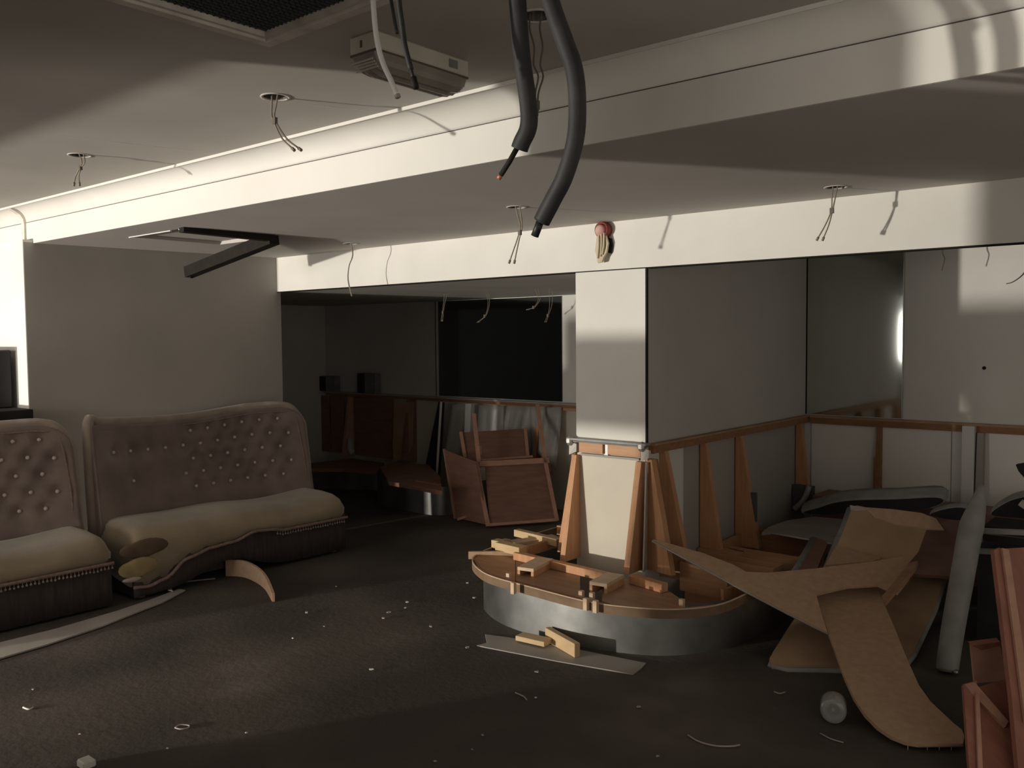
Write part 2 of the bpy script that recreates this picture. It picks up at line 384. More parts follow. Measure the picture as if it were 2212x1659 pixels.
h = HOLES_LOW[2]; twin_wire([(h.x, h.y, HS+.03)]+pix(h.y, (762, 550), (754, 575), (752, 605), (760, 640)), 'long bent wire hanging in front of the alcove', spread=.002, ends=False)
for (q, lab) in (([(962, 640), (958, 665), (955, 690)], 'twin wire hanging inside the dark alcove, leftmost of its row'),
                 ([(1048, 622), (1056, 650), (1050, 680), (1035, 694)], 'looped twin wire hanging inside the dark alcove, second of its row'),
                 ([(1160, 628), (1165, 645), (1155, 663), (1142, 668)], 'hooked wire hanging inside the alcove beside the pale wall strip'),
                 ([(1190, 655), (1186, 675), (1180, 692)], 'short wire end hanging inside the alcove at the mirror right edge')):
    yy = 5.6
    p0 = onY(q[0][0], q[0][1], yy); twin_wire([(p0.x, p0.y, H2+.02)]+pix(yy, *q), lab, 'wire', .010, .8, r=.0018)
for (q, lab) in (([(2036, 545), (2040, 560), (2034, 585)], 'thin dark wire against the lit patch of the back wall'), ([(2225, 560), (2212, 590), (2190, 608), (2174, 613)], 'curved thin wire at the right edge over the lit wall patch')):
    yy = 6.2; p0 = onY(q[0][0], q[0][1], yy); twin_wire([(p0.x, p0.y, HS+.02)]+pix(yy, *q), lab, 'wire_dark', .003, .9, ends=False, r=.0028)

# ---- framed mesh hatch in the main ceiling
hz = HCL
ht = thing('ceiling_vent', (-1.84, 1.16, hz-.02), 'square framed vent with dark mesh set in the ceiling', 'vent')
fw_ = .036
for (a, b) in (((-2.285-fw_, 1.60, hz-.014), (-1.36, 1.60+fw_, hz)), ((-2.285-fw_, .70, hz-.014), (-2.285, 1.60, hz)), ((-1.40, .70, hz-.014), (-1.36, 1.60, hz)), ((-2.285, .70, hz-.014), (-1.40, .735, hz))):
    box('frame_side', a, b, 'frame_paint', ht, .002)
for (a, b) in (((-2.283, 1.585, hz-.006), (-1.402, 1.599, hz+.02)), ((-2.283, .74, hz-.006), (-2.27, 1.585, hz+.02))):
    box('inner_bead', a, b, 'frame_paint', ht)
box('mesh_panel', (-2.284, .722, hz+.012), (-1.402, 1.598, hz+.02), 'mesh_dark', ht)
bmm = bmesh.new()
for i in range(44):
    x = -2.262+i*.0195
    for (a, b) in (((x, .74, hz+.008), (x+.004, 1.584, hz+.0122)),):
        bmesh.ops.create_cube(bmm, size=1, matrix=Matrix.Translation((V(a)+V(b))/2) @ Matrix.Diagonal((*(V(b)-V(a)), 1)))
for i in range(42):
    y = .75+i*.0195
    a, b = (-2.268, y, hz+.008), (-1.403, y+.004, hz+.0122)
    bmesh.ops.create_cube(bmm, size=1, matrix=Matrix.Translation((V(a)+V(b))/2) @ Matrix.Diagonal((*(V(b)-V(a)), 1)))
me = bpy.data.meshes.new('mesh_wires'); bmm.to_mesh(me); bmm.free(); o = link('mesh_wires', me, 'mesh_dark', ht); o['kind'] = 'stuff'; ORG[o.name] = V((0,0,0))

# ---- emergency luminaire on the ceiling
lx0, lx1, ly0, ly1 = -2.105, -1.985, 1.765, 2.165
lm = thing('bulkhead_light', ((lx0+lx1)/2, (ly0+ly1)/2, HCL-.11), 'off-white emergency bulkhead light with ribbed diffuser on the ceiling', 'light fitting')
box('body', (lx0, ly0, HCL-.055), (lx1, ly1, HCL), 'lum_white', lm, .006)
bm = bmesh.new()
vs_, fs_ = [], []
npf = 14
prof = [(math.cos(math.pi*i/npf), math.sin(math.pi*i/npf)) for i in range(npf+1)]
secs = [(ly0+.004, .35), (ly0+.012, .7), (ly0+.03, .92), (ly0+.06, 1.0), (ly1-.06, 1.0), (ly1-.03, .92), (ly1-.012, .7), (ly1-.004, .35)]
cx = (lx0+lx1)/2
for (y, s) in secs:
    for i, (c, sn) in enumerate(prof):
        rr = (1.0 if i % 2 == 0 else .94)
        vs_.append((cx+c*(lx1-lx0)/2*.96*(.8+.2*s), y, HCL-.055-.06*s*(abs(sn)**.55)*rr))
k_ = npf+1
for a in range(len(secs)-1):
    for i in range(npf): fs_.append((a*k_+i, a*k_+i+1, (a+1)*k_+i+1, (a+1)*k_+i))
fs_ += [tuple(range(k_)), tuple((len(secs)-1)*k_+i for i in range(k_))]
dfz = mesh('diffuser', vs_, fs_, 'lum_diffuser', lm)
box('gasket', (lx0+.002, ly0+.002, HCL-.059), (lx1-.002, ly1-.002, HCL-.053), 'wire_dark', lm)
box('rating_plate', (lx1-.001, ly1-.095, HCL-.040), (lx1+.0012, ly1-.055, HCL-.014), 'vinyl_grey', lm)
box('clip', (cx-.008, ly0-.002, HCL-.04), (cx+.0, ly0+.001, HCL-.02), 'wire_dark', lm)
for i in range(4):
    for (yy, s) in ((ly1-.03, 1), (ly0+.02, -1)):
        box('end_rib', (lx0+.012, yy-.004+i*.0065*s, HCL-.103+i*.006), (lx1-.012, yy-.001+i*.0065*s, HCL-.098+i*.006), 'lum_white', dfz)
# ---- loose cables next to the luminaire
def cable(name, Y, px, r, m, label, top=HCL+.02, extra=None):
    pts = pix(Y, *px); t = thing(name, pts[-1], label, 'cable')
    tube('sheath', [(pts[0].x, pts[0].y, top)]+pts, r, m, t, 10, 6)
    if extra: extra(t, pts)
    return t
cable('hanging_cable', 1.45, [(805, -20), (812, 70), (825, 130), (845, 175), (858, 206)], .0065, 'white_plastic', 'white cable hanging in front of the bulkhead light',
      extra=lambda t, p: tube('end', [p[-1], p[-1]+(p[-1]-p[-2])*.12], .0075, 'sheet_grey', t, 8, 0))
cable('hanging_cable', 1.45, [(843, -20), (850, 30), (858, 72)], .0042, 'black_rubber', 'shorter thin black cable hanging over the bulkhead light')
cable('hanging_cable', 1.40, [(860, -20), (868, 50), (875, 100), (888, 150)], .0062, 'black_rubber', 'longer black cable with a clipped end over the bulkhead light',
      extra=lambda t, p: (tube('inner_core', [p[-1], p[-1]+(p[-1]-p[-2])*.5], .004, 'black_rubber', t, 8, 0), tube('end', [p[-1]+(p[-1]-p[-2])*.35, p[-1]+(p[-1]-p[-2])*.8], .0075, 'dark_trim', t, 8, 0)))
# ---- two thick insulated pipes
pa = pix(1.615, (1117, -25), (1122, 60), (1128, 130), (1138, 200), (1143, 250), (1140, 280), (1128, 306), (1122, 322))
t = thing('insulated_pipe', pa[-1], 'thick black insulated pipe with a thin copper end bending left', 'pipe')
tube('insulation', [(pa[0].x, pa[0].y, HCL+.02)]+pa, .0205, 'black_rubber', t, 16, 6)
q = pix(1.615, (1119, 316), (1100, 350), (1082, 378)); tube('core_pipe', q, .0062, 'dark_trim', t, 8, 0)
q2 = pix(1.615, (1082, 378), (1077, 386)); tube('cut_end', q2, .0058, 'copper', t, 8, 0)
pb = pix(1.65, (1180, -40), (1195, 20), (1220, 90), (1240, 150), (1247, 220), (1243, 300), (1220, 380), (1195, 430), (1170, 478))
t = thing('insulated_pipe', pb[-1], 'thick black insulated pipe curving down in a long bow', 'pipe')
tube('insulation', [(pb[0].x, pb[0].y, HCL+.02)]+pb, .0205, 'black_rubber', t, 16, 6)
q = pix(1.65, (1168, 475), (1162, 492), (1155, 510)); tube('core_pipe', q, .0095, 'black_plastic', t, 10, 0)
# ---- soffit vent with its dropped frame
sv = thing('soffit_vent', ((VX0+VX1)/2, (VY0+VY1)/2, HS), 'square soffit vent opening with a pale edge near the left partition', 'vent')
box('edge_strip', (VX0-.004, VY0-.004, HS-.005), (VX1-.1, VY0+.008, HS+.05), 'white_plastic', sv)  # white strips paint in the lit reveals of the opening
box('edge_strip', (VX1-.012, VY0, HS-.005), (VX1, VY0+.14, HS+.05), 'white_plastic', sv)
box('edge_strip', (VX0+.14, VY1-.008, HS-.002), (VX1, VY1, HS+.05), 'soffit_paint', sv)
box('louvre', (VX0, VY0, HS+.022), (VX1, VY1, HS+.03), 'soffit_paint', sv)
df = thing('vent_frame', (VX1, VY1, HS-.3), 'black angle frame dropping from the soffit vent', 'frame')
b0 = onZ(392, 494, HS-.008); b1 = onZ(590, 515, HS-.02); b2 = onY(408, 588, b1.y+.02)
beam('frame_bar', b0, b1, .06, .04, 'dark_trim', df); beam('frame_bar', b1+V((.01, 0, 0)), b2, .07, .075, 'dark_trim', df)
d_ = (b2-b1).normalized(); beam('bar_tab', b2-d_*.03, b2-d_*.03+V((-.01, 0, -.045)), .02, .04, 'dark_trim', df)
# ---- stuffed pipe stub on the beam above the column
pc = onY(1305, 498, Y2)
st = thing('pipe_stub', pc, 'red rimmed pipe stub stuffed with pink foam and rag above the column', 'pipe')
lathe('collar', [(.030, 0), (.044, 0), (.044, -.05), (.036, -.05), (.034, -.02), (.030, -.02)], pc+V((.012, 0, 0)), 'red_ring', st, 20, (0, 1, 0))
lathe('foam_plug', [(.005, -.062), (.022, -.058), (.034, -.045), (.036, -.01)], pc+V((.0, 0, -.004)), 'pink_foam', st, 14, (0, 1, 0))
yy = Y2-.045
rp = [onY(x, y, yy) for x, y in ((1290, 500), (1302, 497), (1309, 510), (1313, 525), (1310, 545), (1303, 556), (1300, 566), (1291, 568), (1289, 555), (1285, 540), (1288, 520))]
prism('rag', rp, (0, .014, 0), 'rag', st)
for i, (xa, xb) in enumerate(((1293, 1291), (1299, 1297), (1305, 1301))):
    tube('rag_fold', [onY(xa, 503, yy-.004), onY((xa+xb)/2+1, 530, yy-.010), onY(xb, 558-4*i, yy-.004)], .006, 'rag', st, 8, 4)
prism('dark_flap', [onY(x, y, Y2-.012) for x, y in ((1311, 512), (1320, 515), (1323, 530), (1320, 547), (1307, 545), (1311, 530))], (0, .010, 0), 'black_cloth', st)

# ------------------------------------------------------------------ mirrors and wall bits
mz0 = HR+.008
mr = thing('wall_mirror', ((XG-1.92)/2, Y3-.006, mz0), 'tall grey mirror sheet beside the grey panel in the right bay', 'mirror')
xm = onY(1951, 700, Y3).x
box('sheet', (XG+.003, Y3-.006, mz0), (xm, Y3-.0005, HS-.004), 'mirror', mr)
box('corner_joint', (XG, Y3-.012, mz0), (XG+.007, Y3-.006, HS-.004), 'dark_trim', mr)
box('polished_edge', (xm-.001, Y3-.009, mz0), (xm+.006, Y3-.0005, HS-.004), 'steel', mr)
ma0, ma1 = onY(945, 760, Y3).x, onY(1215, 760, Y3).x
md = thing('wall_mirror', ((ma0+ma1)/2, Y3-.006, mz0), 'wide dark mirror on the back wall of the alcove', 'mirror')
box('sheet', (ma0, Y3-.008, mz0), (ma1, Y3-.0005, H2-.004), 'mirror_dark', md)
box('edge_strip', (ma0-.006, Y3-.024, mz0), (ma0, Y3-.0005, H2-.004), 'dark_trim', md)
hc = onY(2126, 795, Y3)
tag(lathe('wall_plug', [(.006, 0), (.012, 0), (.012, -.004), (.005, -.006)], hc, 'dark_trim', None, 12, (0, 1, 0)), 'small dark plug hole in the shaded right wall', 'plug hole')

# ------------------------------------------------------------------ banquette frame around the column
bf = thing('banquette_frame', (-2.8, 4.0, 0), 'stripped pine banquette frame with curved steel plinth around the white column', 'banquette')
path_steel = [(-3.62, 6.3), (-3.62, 5.4), (-3.615, 4.7), (-3.60, 4.25), (-3.52, 3.93), (-3.34, 3.775), (-3.10, 3.69), (-2.76, 3.67), (-2.5, 3.72), (-2.24, 3.84), (-2.08, 4.06), (-2.0, 4.31), (-1.995, 4.6), (-1.995, 5.4), (-1.995, 5.85)]
ribbon('steel_plinth', path_steel, 0.0, .252, .004, 'steel', bf)
path_rim = [(-3.655, 6.3), (-3.655, 5.4), (-3.652, 4.7), (-3.625, 4.2), (-3.585, 3.95), (-3.50, 3.80), (-3.34, 3.675), (-3.16, 3.60), (-2.865, 3.57), (-2.53, 3.545), (-2.33, 3.58), (-2.11, 3.69), (-1.975, 3.88), (-1.945, 4.15), (-1.945, 4.6)]
rm = ribbon('bent_rim', path_rim, .252, .2955, .007, 'rim_brown', bf)
ribbon('rim_edge', path_rim, .2955, .300, .007, 'ply_edge', rm)
ribbon('rim_backing', [(x*.985-.045, y*.985+.075) for x, y in path_rim[5:13]], .252, .292, .016, 'ply', bf)
# plywood decks inside the rim
def deck(px, z, th=.012, m='ply'):
    return prism('deck', [onZ(x, y, z) for x, y in px], (0, 0, -th), m, bf)
deck([(1020, 1203), (1113, 1196), (1113, 1255), (1060, 1240), (1034, 1226)], .288, m='pine_h')
deck([(1114, 1200), (1180, 1214), (1253, 1237), (1253, 1292), (1180, 1272), (1114, 1254)], .286)
deck([(1302, 1262), (1366, 1246), (1432, 1268), (1474, 1296), (1473, 1316), (1400, 1314), (1330, 1307), (1300, 1298)], .286)
deck([(1480, 1240), (1560, 1262), (1600, 1275), (1590, 1292), (1540, 1306), (1478, 1312)], .18, m='ply')
beam('inner_panel', onZ(1470, 1244, .26), onZ(1572, 1266, .26), .014, .16, 'pine_h', bf)
beam('end_block', onZ(1560, 1287, .25), onZ(1606, 1274, .26), .02, .07, 'pine', bf)
beam('edge_board', onZ(1012, 1199, .294), onZ(1116, 1198, .294), .02, .045, 'mdf', bf)
# bottom plates in front of the column
beam('bottom_plate', onZ(1114, 1200, .31), onZ(1316, 1247, .31), .045, .045, 'pine', bf, bev=.002)
beam('bottom_plate', onZ(1366, 1250, .31), onZ(1436, 1270, .31), .05, .045, 'pine', bf, bev=.002)
# channel joists running out from the column
def joist(pin, pout, z):
    a = onZ(*pin, z); b = onZ(*pout, z); d = (b-a).normalized(); s = V((-d.y, d.x, 0))
    beam('joist_cap', a, b, .10, .018, 'ply_edge', bf)
    for k in (-1, 1): beam('joist_side', a+s*.042*k-V((0,0,.033)), b+s*.042*k-V((0,0,.033)), .016, .05, 'pine_h', bf)
joist((1178, 1208), (1135, 1230), .325)
joist((1330, 1242), (1292, 1262), .33)
def block(x, y, z, h=.05, w=.022, m='ply_edge', name='rim_post'):
    c = onZ(x, y, z); box(name, (c.x-w/2, c.y-w/2, z-h), (c.x+w/2, c.y+w/2, z), m, bf)
for (x, y) in ((1099, 1238), (1109, 1258), (1256, 1276), (1266, 1292), (1279, 1280), (1287, 1297), (1473, 1294)): block(x, y, .318, .06)
# loose-ended frame timbers on the left run
beam('frame_board', onZ(1078, 1178, .335), onZ(1130, 1190, .335), .07, .05, 'pine_pale', bf, bev=.002)
beam('frame_board', onZ(1116, 1150, .33), onZ(1208, 1172, .33), .05, .045, 'pine_pale', bf, bev=.002)
beam('frame_board', onZ(1105, 1175, .31), onZ(1200, 1162, .31), .09, .03, 'ply_edge', bf)
beam('frame_board', onZ(1130, 1192, .30), onZ(1214, 1168, .30), .03, .06, 'pine_h', bf)
block(1076, 1166, .345, .05, .06, 'pine_pale', 'frame_block'); block(1092, 1165, .34, .05, .045, 'mdf', 'frame_block')
block(1214, 1135, .35, .06, .05, 'pine', 'frame_block')
# metal strip and short pine blocks at the top of the column casing
ry = Y2-.03
box('top_strip', (COL0-.03, Y2-.06, HR-.004), (COL1+.03, Y2-.002, HR+.008), 'vinyl_light', bf)
box('top_strip', (COL0-.02, Y2-.045, HR-.016), (COL1+.02, Y2-.002, HR-.008), 'vinyl_grey', bf)
for (x0, x1) in ((1250, 1302), (1312, 1384)):
    a = onY(x0, 955, Y2-.035); b = onY(x1, 955, Y2-.035)
    box('rail_block', (a.x, Y2-.036, .925), (b.x, Y2-.002, .985), 'pine_h', bf, .003)
a = onY(1307, 960, Y2-.03); box('block_gap', (a.x-.012, Y2-.02, .905), (a.x+.012, Y2-.004, .99), 'tin', bf)
for (x0, sgn) in ((COL0-.012, -1), (COL1+.0, 1)):
    lathe('crumpled_cap', [(.012, -.03), (.026, -.02), (.03, 0), (.022, .012), (.01, .016)], (x0, Y2-.035, HR-.012), 'tin', bf, 7, (1, .2, .1), False)
    prism('paper_scrap', [(x0-.012, Y2-.036, .985), (x0+.04, Y2-.034, .97), (x0+.035, Y2-.03, .925), (x0-.01, Y2-.04, .905)], (0, -.003, 0), 'paper', bf)
box('lower_strip', (COL0+.05, Y2-.03, .905), (COL1-.03, Y2-.003, .918), 'sheet_grey', bf)
# tapering studs (narrow above, broad below)
def wedge(base, axis, top, wt, wb, th, z0, z1, m='pine', parent=bf, skew=0.0, name='taper_stud'):
    """base: xy of the foot on the wall; axis: xy direction it projects; th: thickness across"""
    ax = V((axis[0], axis[1], 0)).normalized(); s = V((-ax.y, ax.x, 0))
    b = V((base[0], base[1], 0)); poly = [b+V((0,0,z0))+s*0, b+ax*wb+V((0,0,z0)), b+ax*wt+V((0,0,z1)), b+V((0,0,z1))]
    return prism(name, [p+s*(-th/2) for p in poly], s*th, m, parent)
wedge((COL0+.012, Y2-.004), (0, -1), 0, .035, .16, .034, .29, .905, 'pine')
wedge((COL0-.006, Y2+.03), (-1, 0), 0, .03, .15, .034, .29, .925, 'pine')
wedge((COL0-.004, Y2-.005), (-.75, -.65), 0, .02, .05, .02, .29, .925, 'pine_pale')
wedge((COL1-.03, Y2-.004), (0, -1), 0, .03, .16, .036, .29, .90, 'pine')
wedge((COL1+.01, Y2-.01), (.35, -1), 0, .02, .10, .008, .30, .90, 'sheet_grey', name='metal_strip')
wedge((COL1+.004, Y2+.02), (1, -.25), 0, .04, .19, .036, .29, .915, 'pine')
wedge((COL1+.004, Y2+.06), (1, 0), 0, .03, .14, .02, .29, .91, 'pine_dark')

# ------------------------------------------------------------------ banquette frame along the dividing wall
wfz = bf
prism('top_rail', [(XG, Y2+.02, .945), (XG+.035, Y2+.02, .945), (XG+.035, Y2+.02, .99), (XG, Y2+.02, .99)], (0, Y3-Y2-.05, 0), 'pine_dark', wfz)
box('rail_cap', (XG, Y2+.02, .99), (XG+.045, Y3-.02, 1.0), 'mdf_old', wfz)
for yv, wb, mm in ((4.44, .20, 'pine'), (4.925, .15, 'pine'), (5.41, .17, 'pine'), (6.41, .12, 'pine')):
    wedge((XG+.001, yv), (1, 0), 0, .035, wb, .042, .22 if yv < 6 else .3, .945, mm, wfz)
c = onZ(1522, 1190, .3); box('stud_foot', (XG+.002, 4.87, .22), (XG+.27, 4.99, .30), 'pine_h', wfz)
box('stud_side', (XG+.10, 5.395, .37), (XG+.14, 5.425, .58), 'tape', wfz)
box('wall_bracket', (XG+.002, 6.33, .30), (XG+.16, 6.36, .50), 'tape', wfz)
tube('foil_wrap', [(XG+.13, 6.33, .50), (XG+.10, 6.30, .40), (XG+.05, 6.25, .33)], .022, 'film', wfz, 6, 3)
# seat box frames
def seatbox(parent, x0, x1, y0, y1, z0, z1, m='pine_h'):
    th = .018
    box('box_board', (x0, y0, z0), (x1, y0+th, z1), m, parent); box('box_board', (x0, y1-th, z0), (x1, y1, z1), m, parent)
    box('box_board', (x0, y0+th, z0), (x0+th, y1-th, z1), m, parent); box('box_board', (x1-th, y0+th, z0), (x1, y1-th, z1), m, parent)
seatbox(wfz, XG+.03, -2.05, 4.72, 4.86, .12, .29)
seatbox(wfz, XG+.03, -2.02, 5.02, 5.62, .10, .30)
box('box_floor', (XG+.05, 5.04, .10), (-2.04, 5.60, .115), 'ply', wfz)
ribbon('curved_front', [(-2.45, 4.98), (-2.2, 4.93), (-2.02, 4.98), (-1.93, 5.15)], .10, .30, .014, 'pine_h', wfz)
# ------------------------------------------------------------------ banquette frame on the back wall, right bay
wb_ = thing('banquette_frame', (-1.8, Y3-.1, 0), 'pine rail and studs along the back wall of the right bay', 'banquette')
box('top_rail', (XG+.05, Y3-.04, .94), (1.7, Y3-.002, .985), 'pine_dark', wb_)
box('rail_cap', (XG+.05, Y3-.05, .985), (1.7, Y3-.002, 1.0), 'mdf_old', wb_)
box('wall_board', (XG+.05, Y3-.012, 0), (1.7, Y3-.002, .94), 'white_wall', wb_)
for (x0, w, wbt) in ((-2.055, .032, .10), (-.95, .032, .1)):
    wedge((x0, Y3-.012), (0, -1), 0, .03, wbt, w, .2, .94, 'pine_dark', wb_)
box('stud_strip', (-2.09, Y3-.05, .25), (-2.072, Y3-.012, .72), 'pine', wb_)
box('wall_seam', (-1.585, Y3-.015, .1), (-1.58, Y3-.012, .94), 'sheet_grey', wb_)
box('wall_trunking', (-1.50, Y3-.09, .0), (-1.425, Y3-.012, .985), 'white_plastic', wb_)
wedge((-1.395, Y3-.012), (0, -1), 0, .05, .10, .04, .1, .94, 'sheet_grey', wb_)

box('seat_base', (-2.38, 6.14, .0), (.6, Y3-.13, .47), 'brown_board', wb_)
box('seat_base_front', (-1.22, 5.80, .0), (.6, 6.13, .46), 'black_cloth', wb_)
box('seat_base_side', (-.98, 5.24, .0), (.6, 5.66, .53), 'black_cloth', wb_)
# ------------------------------------------------------------------ alcove
az = thing('banquette_frame', (-6.5, 6.3, 0), 'dark gutted banquette with brown boards along the alcove back wall', 'banquette')
box('top_rail', (-8.3, Y3-.06, .955), (XG-.25, Y3-.021, .985), 'pine_dark', az)
box('rail_cap', (-8.3, Y3-.09, .985), (XG-.25, Y3-.021, 1.0), 'sheet_grey', az)
box('rail_end', (onY(1100,870,Y3).x, Y3-.062, .93), (XG-.25, Y3-.03, .955), 'pine_h', az)
box('wall_board', (-8.3, Y3-.02, 0), (XG-.25, Y3-.003, .955), 'board_white', az)
for (x0, x1, lo2, hi2, m) in ((606, 655, 870, 1010, 'brown_board'), (657, 712, 868, 1010, 'brown_board'), (714, 745, 866, 1005, 'brown_board'), (766, 848, 866, 1005, 'brown_board')):
    a = onY(x0, lo2, Y3-.1); b = onY(x1, hi2, Y3-.1); box('back_board', (a.x, Y3-.10, max(.3, b.z)), (b.x, Y3-.085, .95), m, az)
for px, m in ((757, 'red_edge'), (885, 'brown_board')):
    x = onY(px, 900, Y3-.1).x; wedge((x, Y3-.02), (0, -1), 0, .10, .20, .04, .3, .95, m, az)
prism('hardboard_scrap', [onY(x, y, Y3-.14) for x, y in ((851, 868), (892, 870), (890, 960), (878, 990), (866, 992), (850, 1000), (848, 960))], (0, .012, 0), 'mdf_old', az)
tube('tape_wrap', [onY(758, 948, Y3-.2), onY(757, 970, Y3-.22), onY(762, 980, Y3-.22)], .035, 'film', az, 8, 3)
prism('dark_wedge', [onY(x, y, Y3-.25) for x, y in ((947, 868), (956, 870), (946, 1035), (916, 1020))], (0, .03, 0), 'black_cloth', az)
tube('thin_pipe', [onY(953, 868, Y3-.28), onY(948, 950, Y3-.3), onY(943, 1030, Y3-.33)], .013, 'white_plastic', az, 8, 2)
# film sheets hanging under the rail
for i, (px, w) in enumerate((((985, 872), 60), ((1060, 874), 66), ((1125, 876), 60), ((1180, 878), 56))):
    pts = [(px[0]-w/2, px[1]), (px[0]+w/2, px[1]+2), (px[0]+w/2+8, px[1]+95), (px[0]+w/4, px[1]+140), (px[0]-w/3, px[1]+120)]
    nx, ny = 10, 8; vs2 = []; fs2 = []
    a = onY(pts[0][0], pts[0][1], Y3-.12); b = onY(pts[1][0], pts[1][1], Y3-.12)
    for j in range(ny+1):
        for ii in range(nx+1):
            u = ii/nx; v = j/ny
            p = a.lerp(b, u); p.z -= v*.5*(1+.15*math.sin(5*u+i)); p.x += .05*v*math.sin(i*2.1); p.y += -.05*v+.035*math.sin(9*u+i*1.7+2*v)
            vs2.append(p)
    for j in range(ny):
        for ii in range(nx):
            q0 = j*(nx+1)+ii; fs2.append((q0, q0+1, q0+nx+2, q0+nx+1))
    o = mesh('plastic_sheet', vs2, fs2, 'film', az, True)
    sm = o.modifiers.new('thickness', 'SOLIDIFY'); sm.thickness = .0015
x = onY(1155, 900, Y3-.15).x; wedge((x, Y3-.03), (0, -1), 0, .06, .16, .045, .35, .95, 'pine', az); wedge((x+.09, Y3-.05), (.3, -1), 0, .03, .2, .04, .35, .93, 'pine_h', az)
prism('white_post', [onY(xx, yy2, Y3-.2) for xx, yy2 in ((1005, 872), (1018, 872), (1015, 935), (1003, 935))], (0, .05, 0), 'white_plastic', az)
# seats with steel plinths
def low_seat(path, ztop, parent, deck_px, zdeck, m):
    ribbon('steel_plinth', path, 0, ztop, .005, 'steel', parent)
    prism('seat_board', [onZ(x, y, zdeck) for x, y in deck_px], (0, 0, -.035), m, parent)
low_seat([(-6.9, 6.5), (-6.85, 6.1), (-6.62, 5.82), (-6.3, 5.68), (-5.8, 5.64), (-5.62, 5.70), (-5.56, 5.95), (-5.55, 6.4)], .26, az, [(820, 1008), (850, 1000), (925, 1003), (950, 1028), (955, 1060), (940, 1058), (900, 1050), (840, 1040)], .33, 'brown_board')
beam('seat_rail', onZ(900, 1044, .31), onZ(950, 1053, .31), .03, .06, 'red_board', az)
low_seat([(-8.3, 5.3), (-8.0, 5.62), (-7.83, 5.83), (-7.45, 6.05), (-7.1, 6.2), (-6.95, 6.4)], .22, az, [(650, 1003), (760, 990), (830, 1000), (815, 1018), (740, 1012), (655, 1012)], .26, 'brown_board')
# two small black boxes on the alcove rail
for (x0, x1, y0, xs, lab) in ((676, 719, 812, 699, 'small black box with a paler side on the alcove rail, left of two'), (768, 807, 806, 783, 'small black box with a paler side on the alcove rail, right of two')):
    a = onY(x0, 843, Y3-.14); b = onY(x1, 843, Y3-.14); t_ = onY(x0, y0, Y3-.14)
    t = thing('speaker_box', ((a.x+b.x)/2, Y3-.1, 1.0), lab, 'box', 'boxes on the alcove rail')
    xs_ = onY(xs, 830, Y3-.14).x
    box('cabinet', (a.x, Y3-.11, 1.001), (b.x, Y3-.03, t_.z), 'vinyl_grey', t, .004); box('grille', (a.x+.004, Y3-.116, 1.006), (xs_, Y3-.109, t_.z-.006), 'black_plastic', t)
# brown crate / cabinet back leaning in the alcove
ct = thing('cabinet_carcass', onZ(1060, 1138, 0), 'upturned brown plywood cabinet carcass leaning in the alcove', 'cabinet')
A = onZ(1060, 1138, .01); B = onZ(1204, 1127, .02)
top = onY(1045, 1000, A.y+.18)
PF = Plane(A, B, top)
def pp(*q): return [PF.at(x, y) for x, y in q]
nb = -PF.n
prism('front_panel', pp((1048, 1008), (1180, 1000), (1200, 1125), (1058, 1136)), nb*.012, 'brown_board', ct)
def strip(a, b, w, m='red_edge', off=.012, parent=None, pl=None, name='frame_strip', th=.02):
    pl = pl or PF; parent = parent or ct
    p, q = pl.at(*a), pl.at(*b); d = (q-p).normalized(); s = d.cross(pl.n).normalized()
    return prism(name, [p+s*w/2, q+s*w/2, q-s*w/2, p-s*w/2], pl.n*th, m, parent)
strip((1028, 1000), (1054, 1138), .035); strip((1178, 1000), (1203, 1126), .030); strip((1056, 1135), (1204, 1124), .024); strip((1035, 1004), (1185, 996), .05)
strip((1023, 895), (1034, 1000), .035); strip((1160, 875), (1178, 1000), .035)
PB = Plane(A+nb*.10, B+nb*.10, top+nb*.16)
prism('back_panel', [PB.at(x, y) for x, y in ((1000, 934), (1134, 926), (1142, 990), (1012, 996))], nb*.012, 'brown_board', ct)
strip((995, 935), (1004, 990), .03, pl=PB); strip((1134, 926), (1140, 988), .025, pl=PB); strip((1040, 996), (1150, 988), .02, pl=PB)
SL = onZ(985, 1122, .01); PSd = Plane(A, SL, onY(960, 972, SL.y+.05))
prism('side_panel', [PSd.at(x, y) for x, y in ((961, 972), (1028, 998), (1053, 1134), (1010, 1124), (987, 1120))], -PSd.n*.014, 'brown_board', ct)
strip((961, 970), (985, 1120), .012, pl=PSd, parent=ct); strip((991, 1122), (1008, 1116), .02, pl=PSd, m='pine_h')
box('latch', PF.at(1037, 972)-V((.025,.03,.04)), PF.at(1037, 972)+V((.02,.0,.04)), 'red_edge', ct)

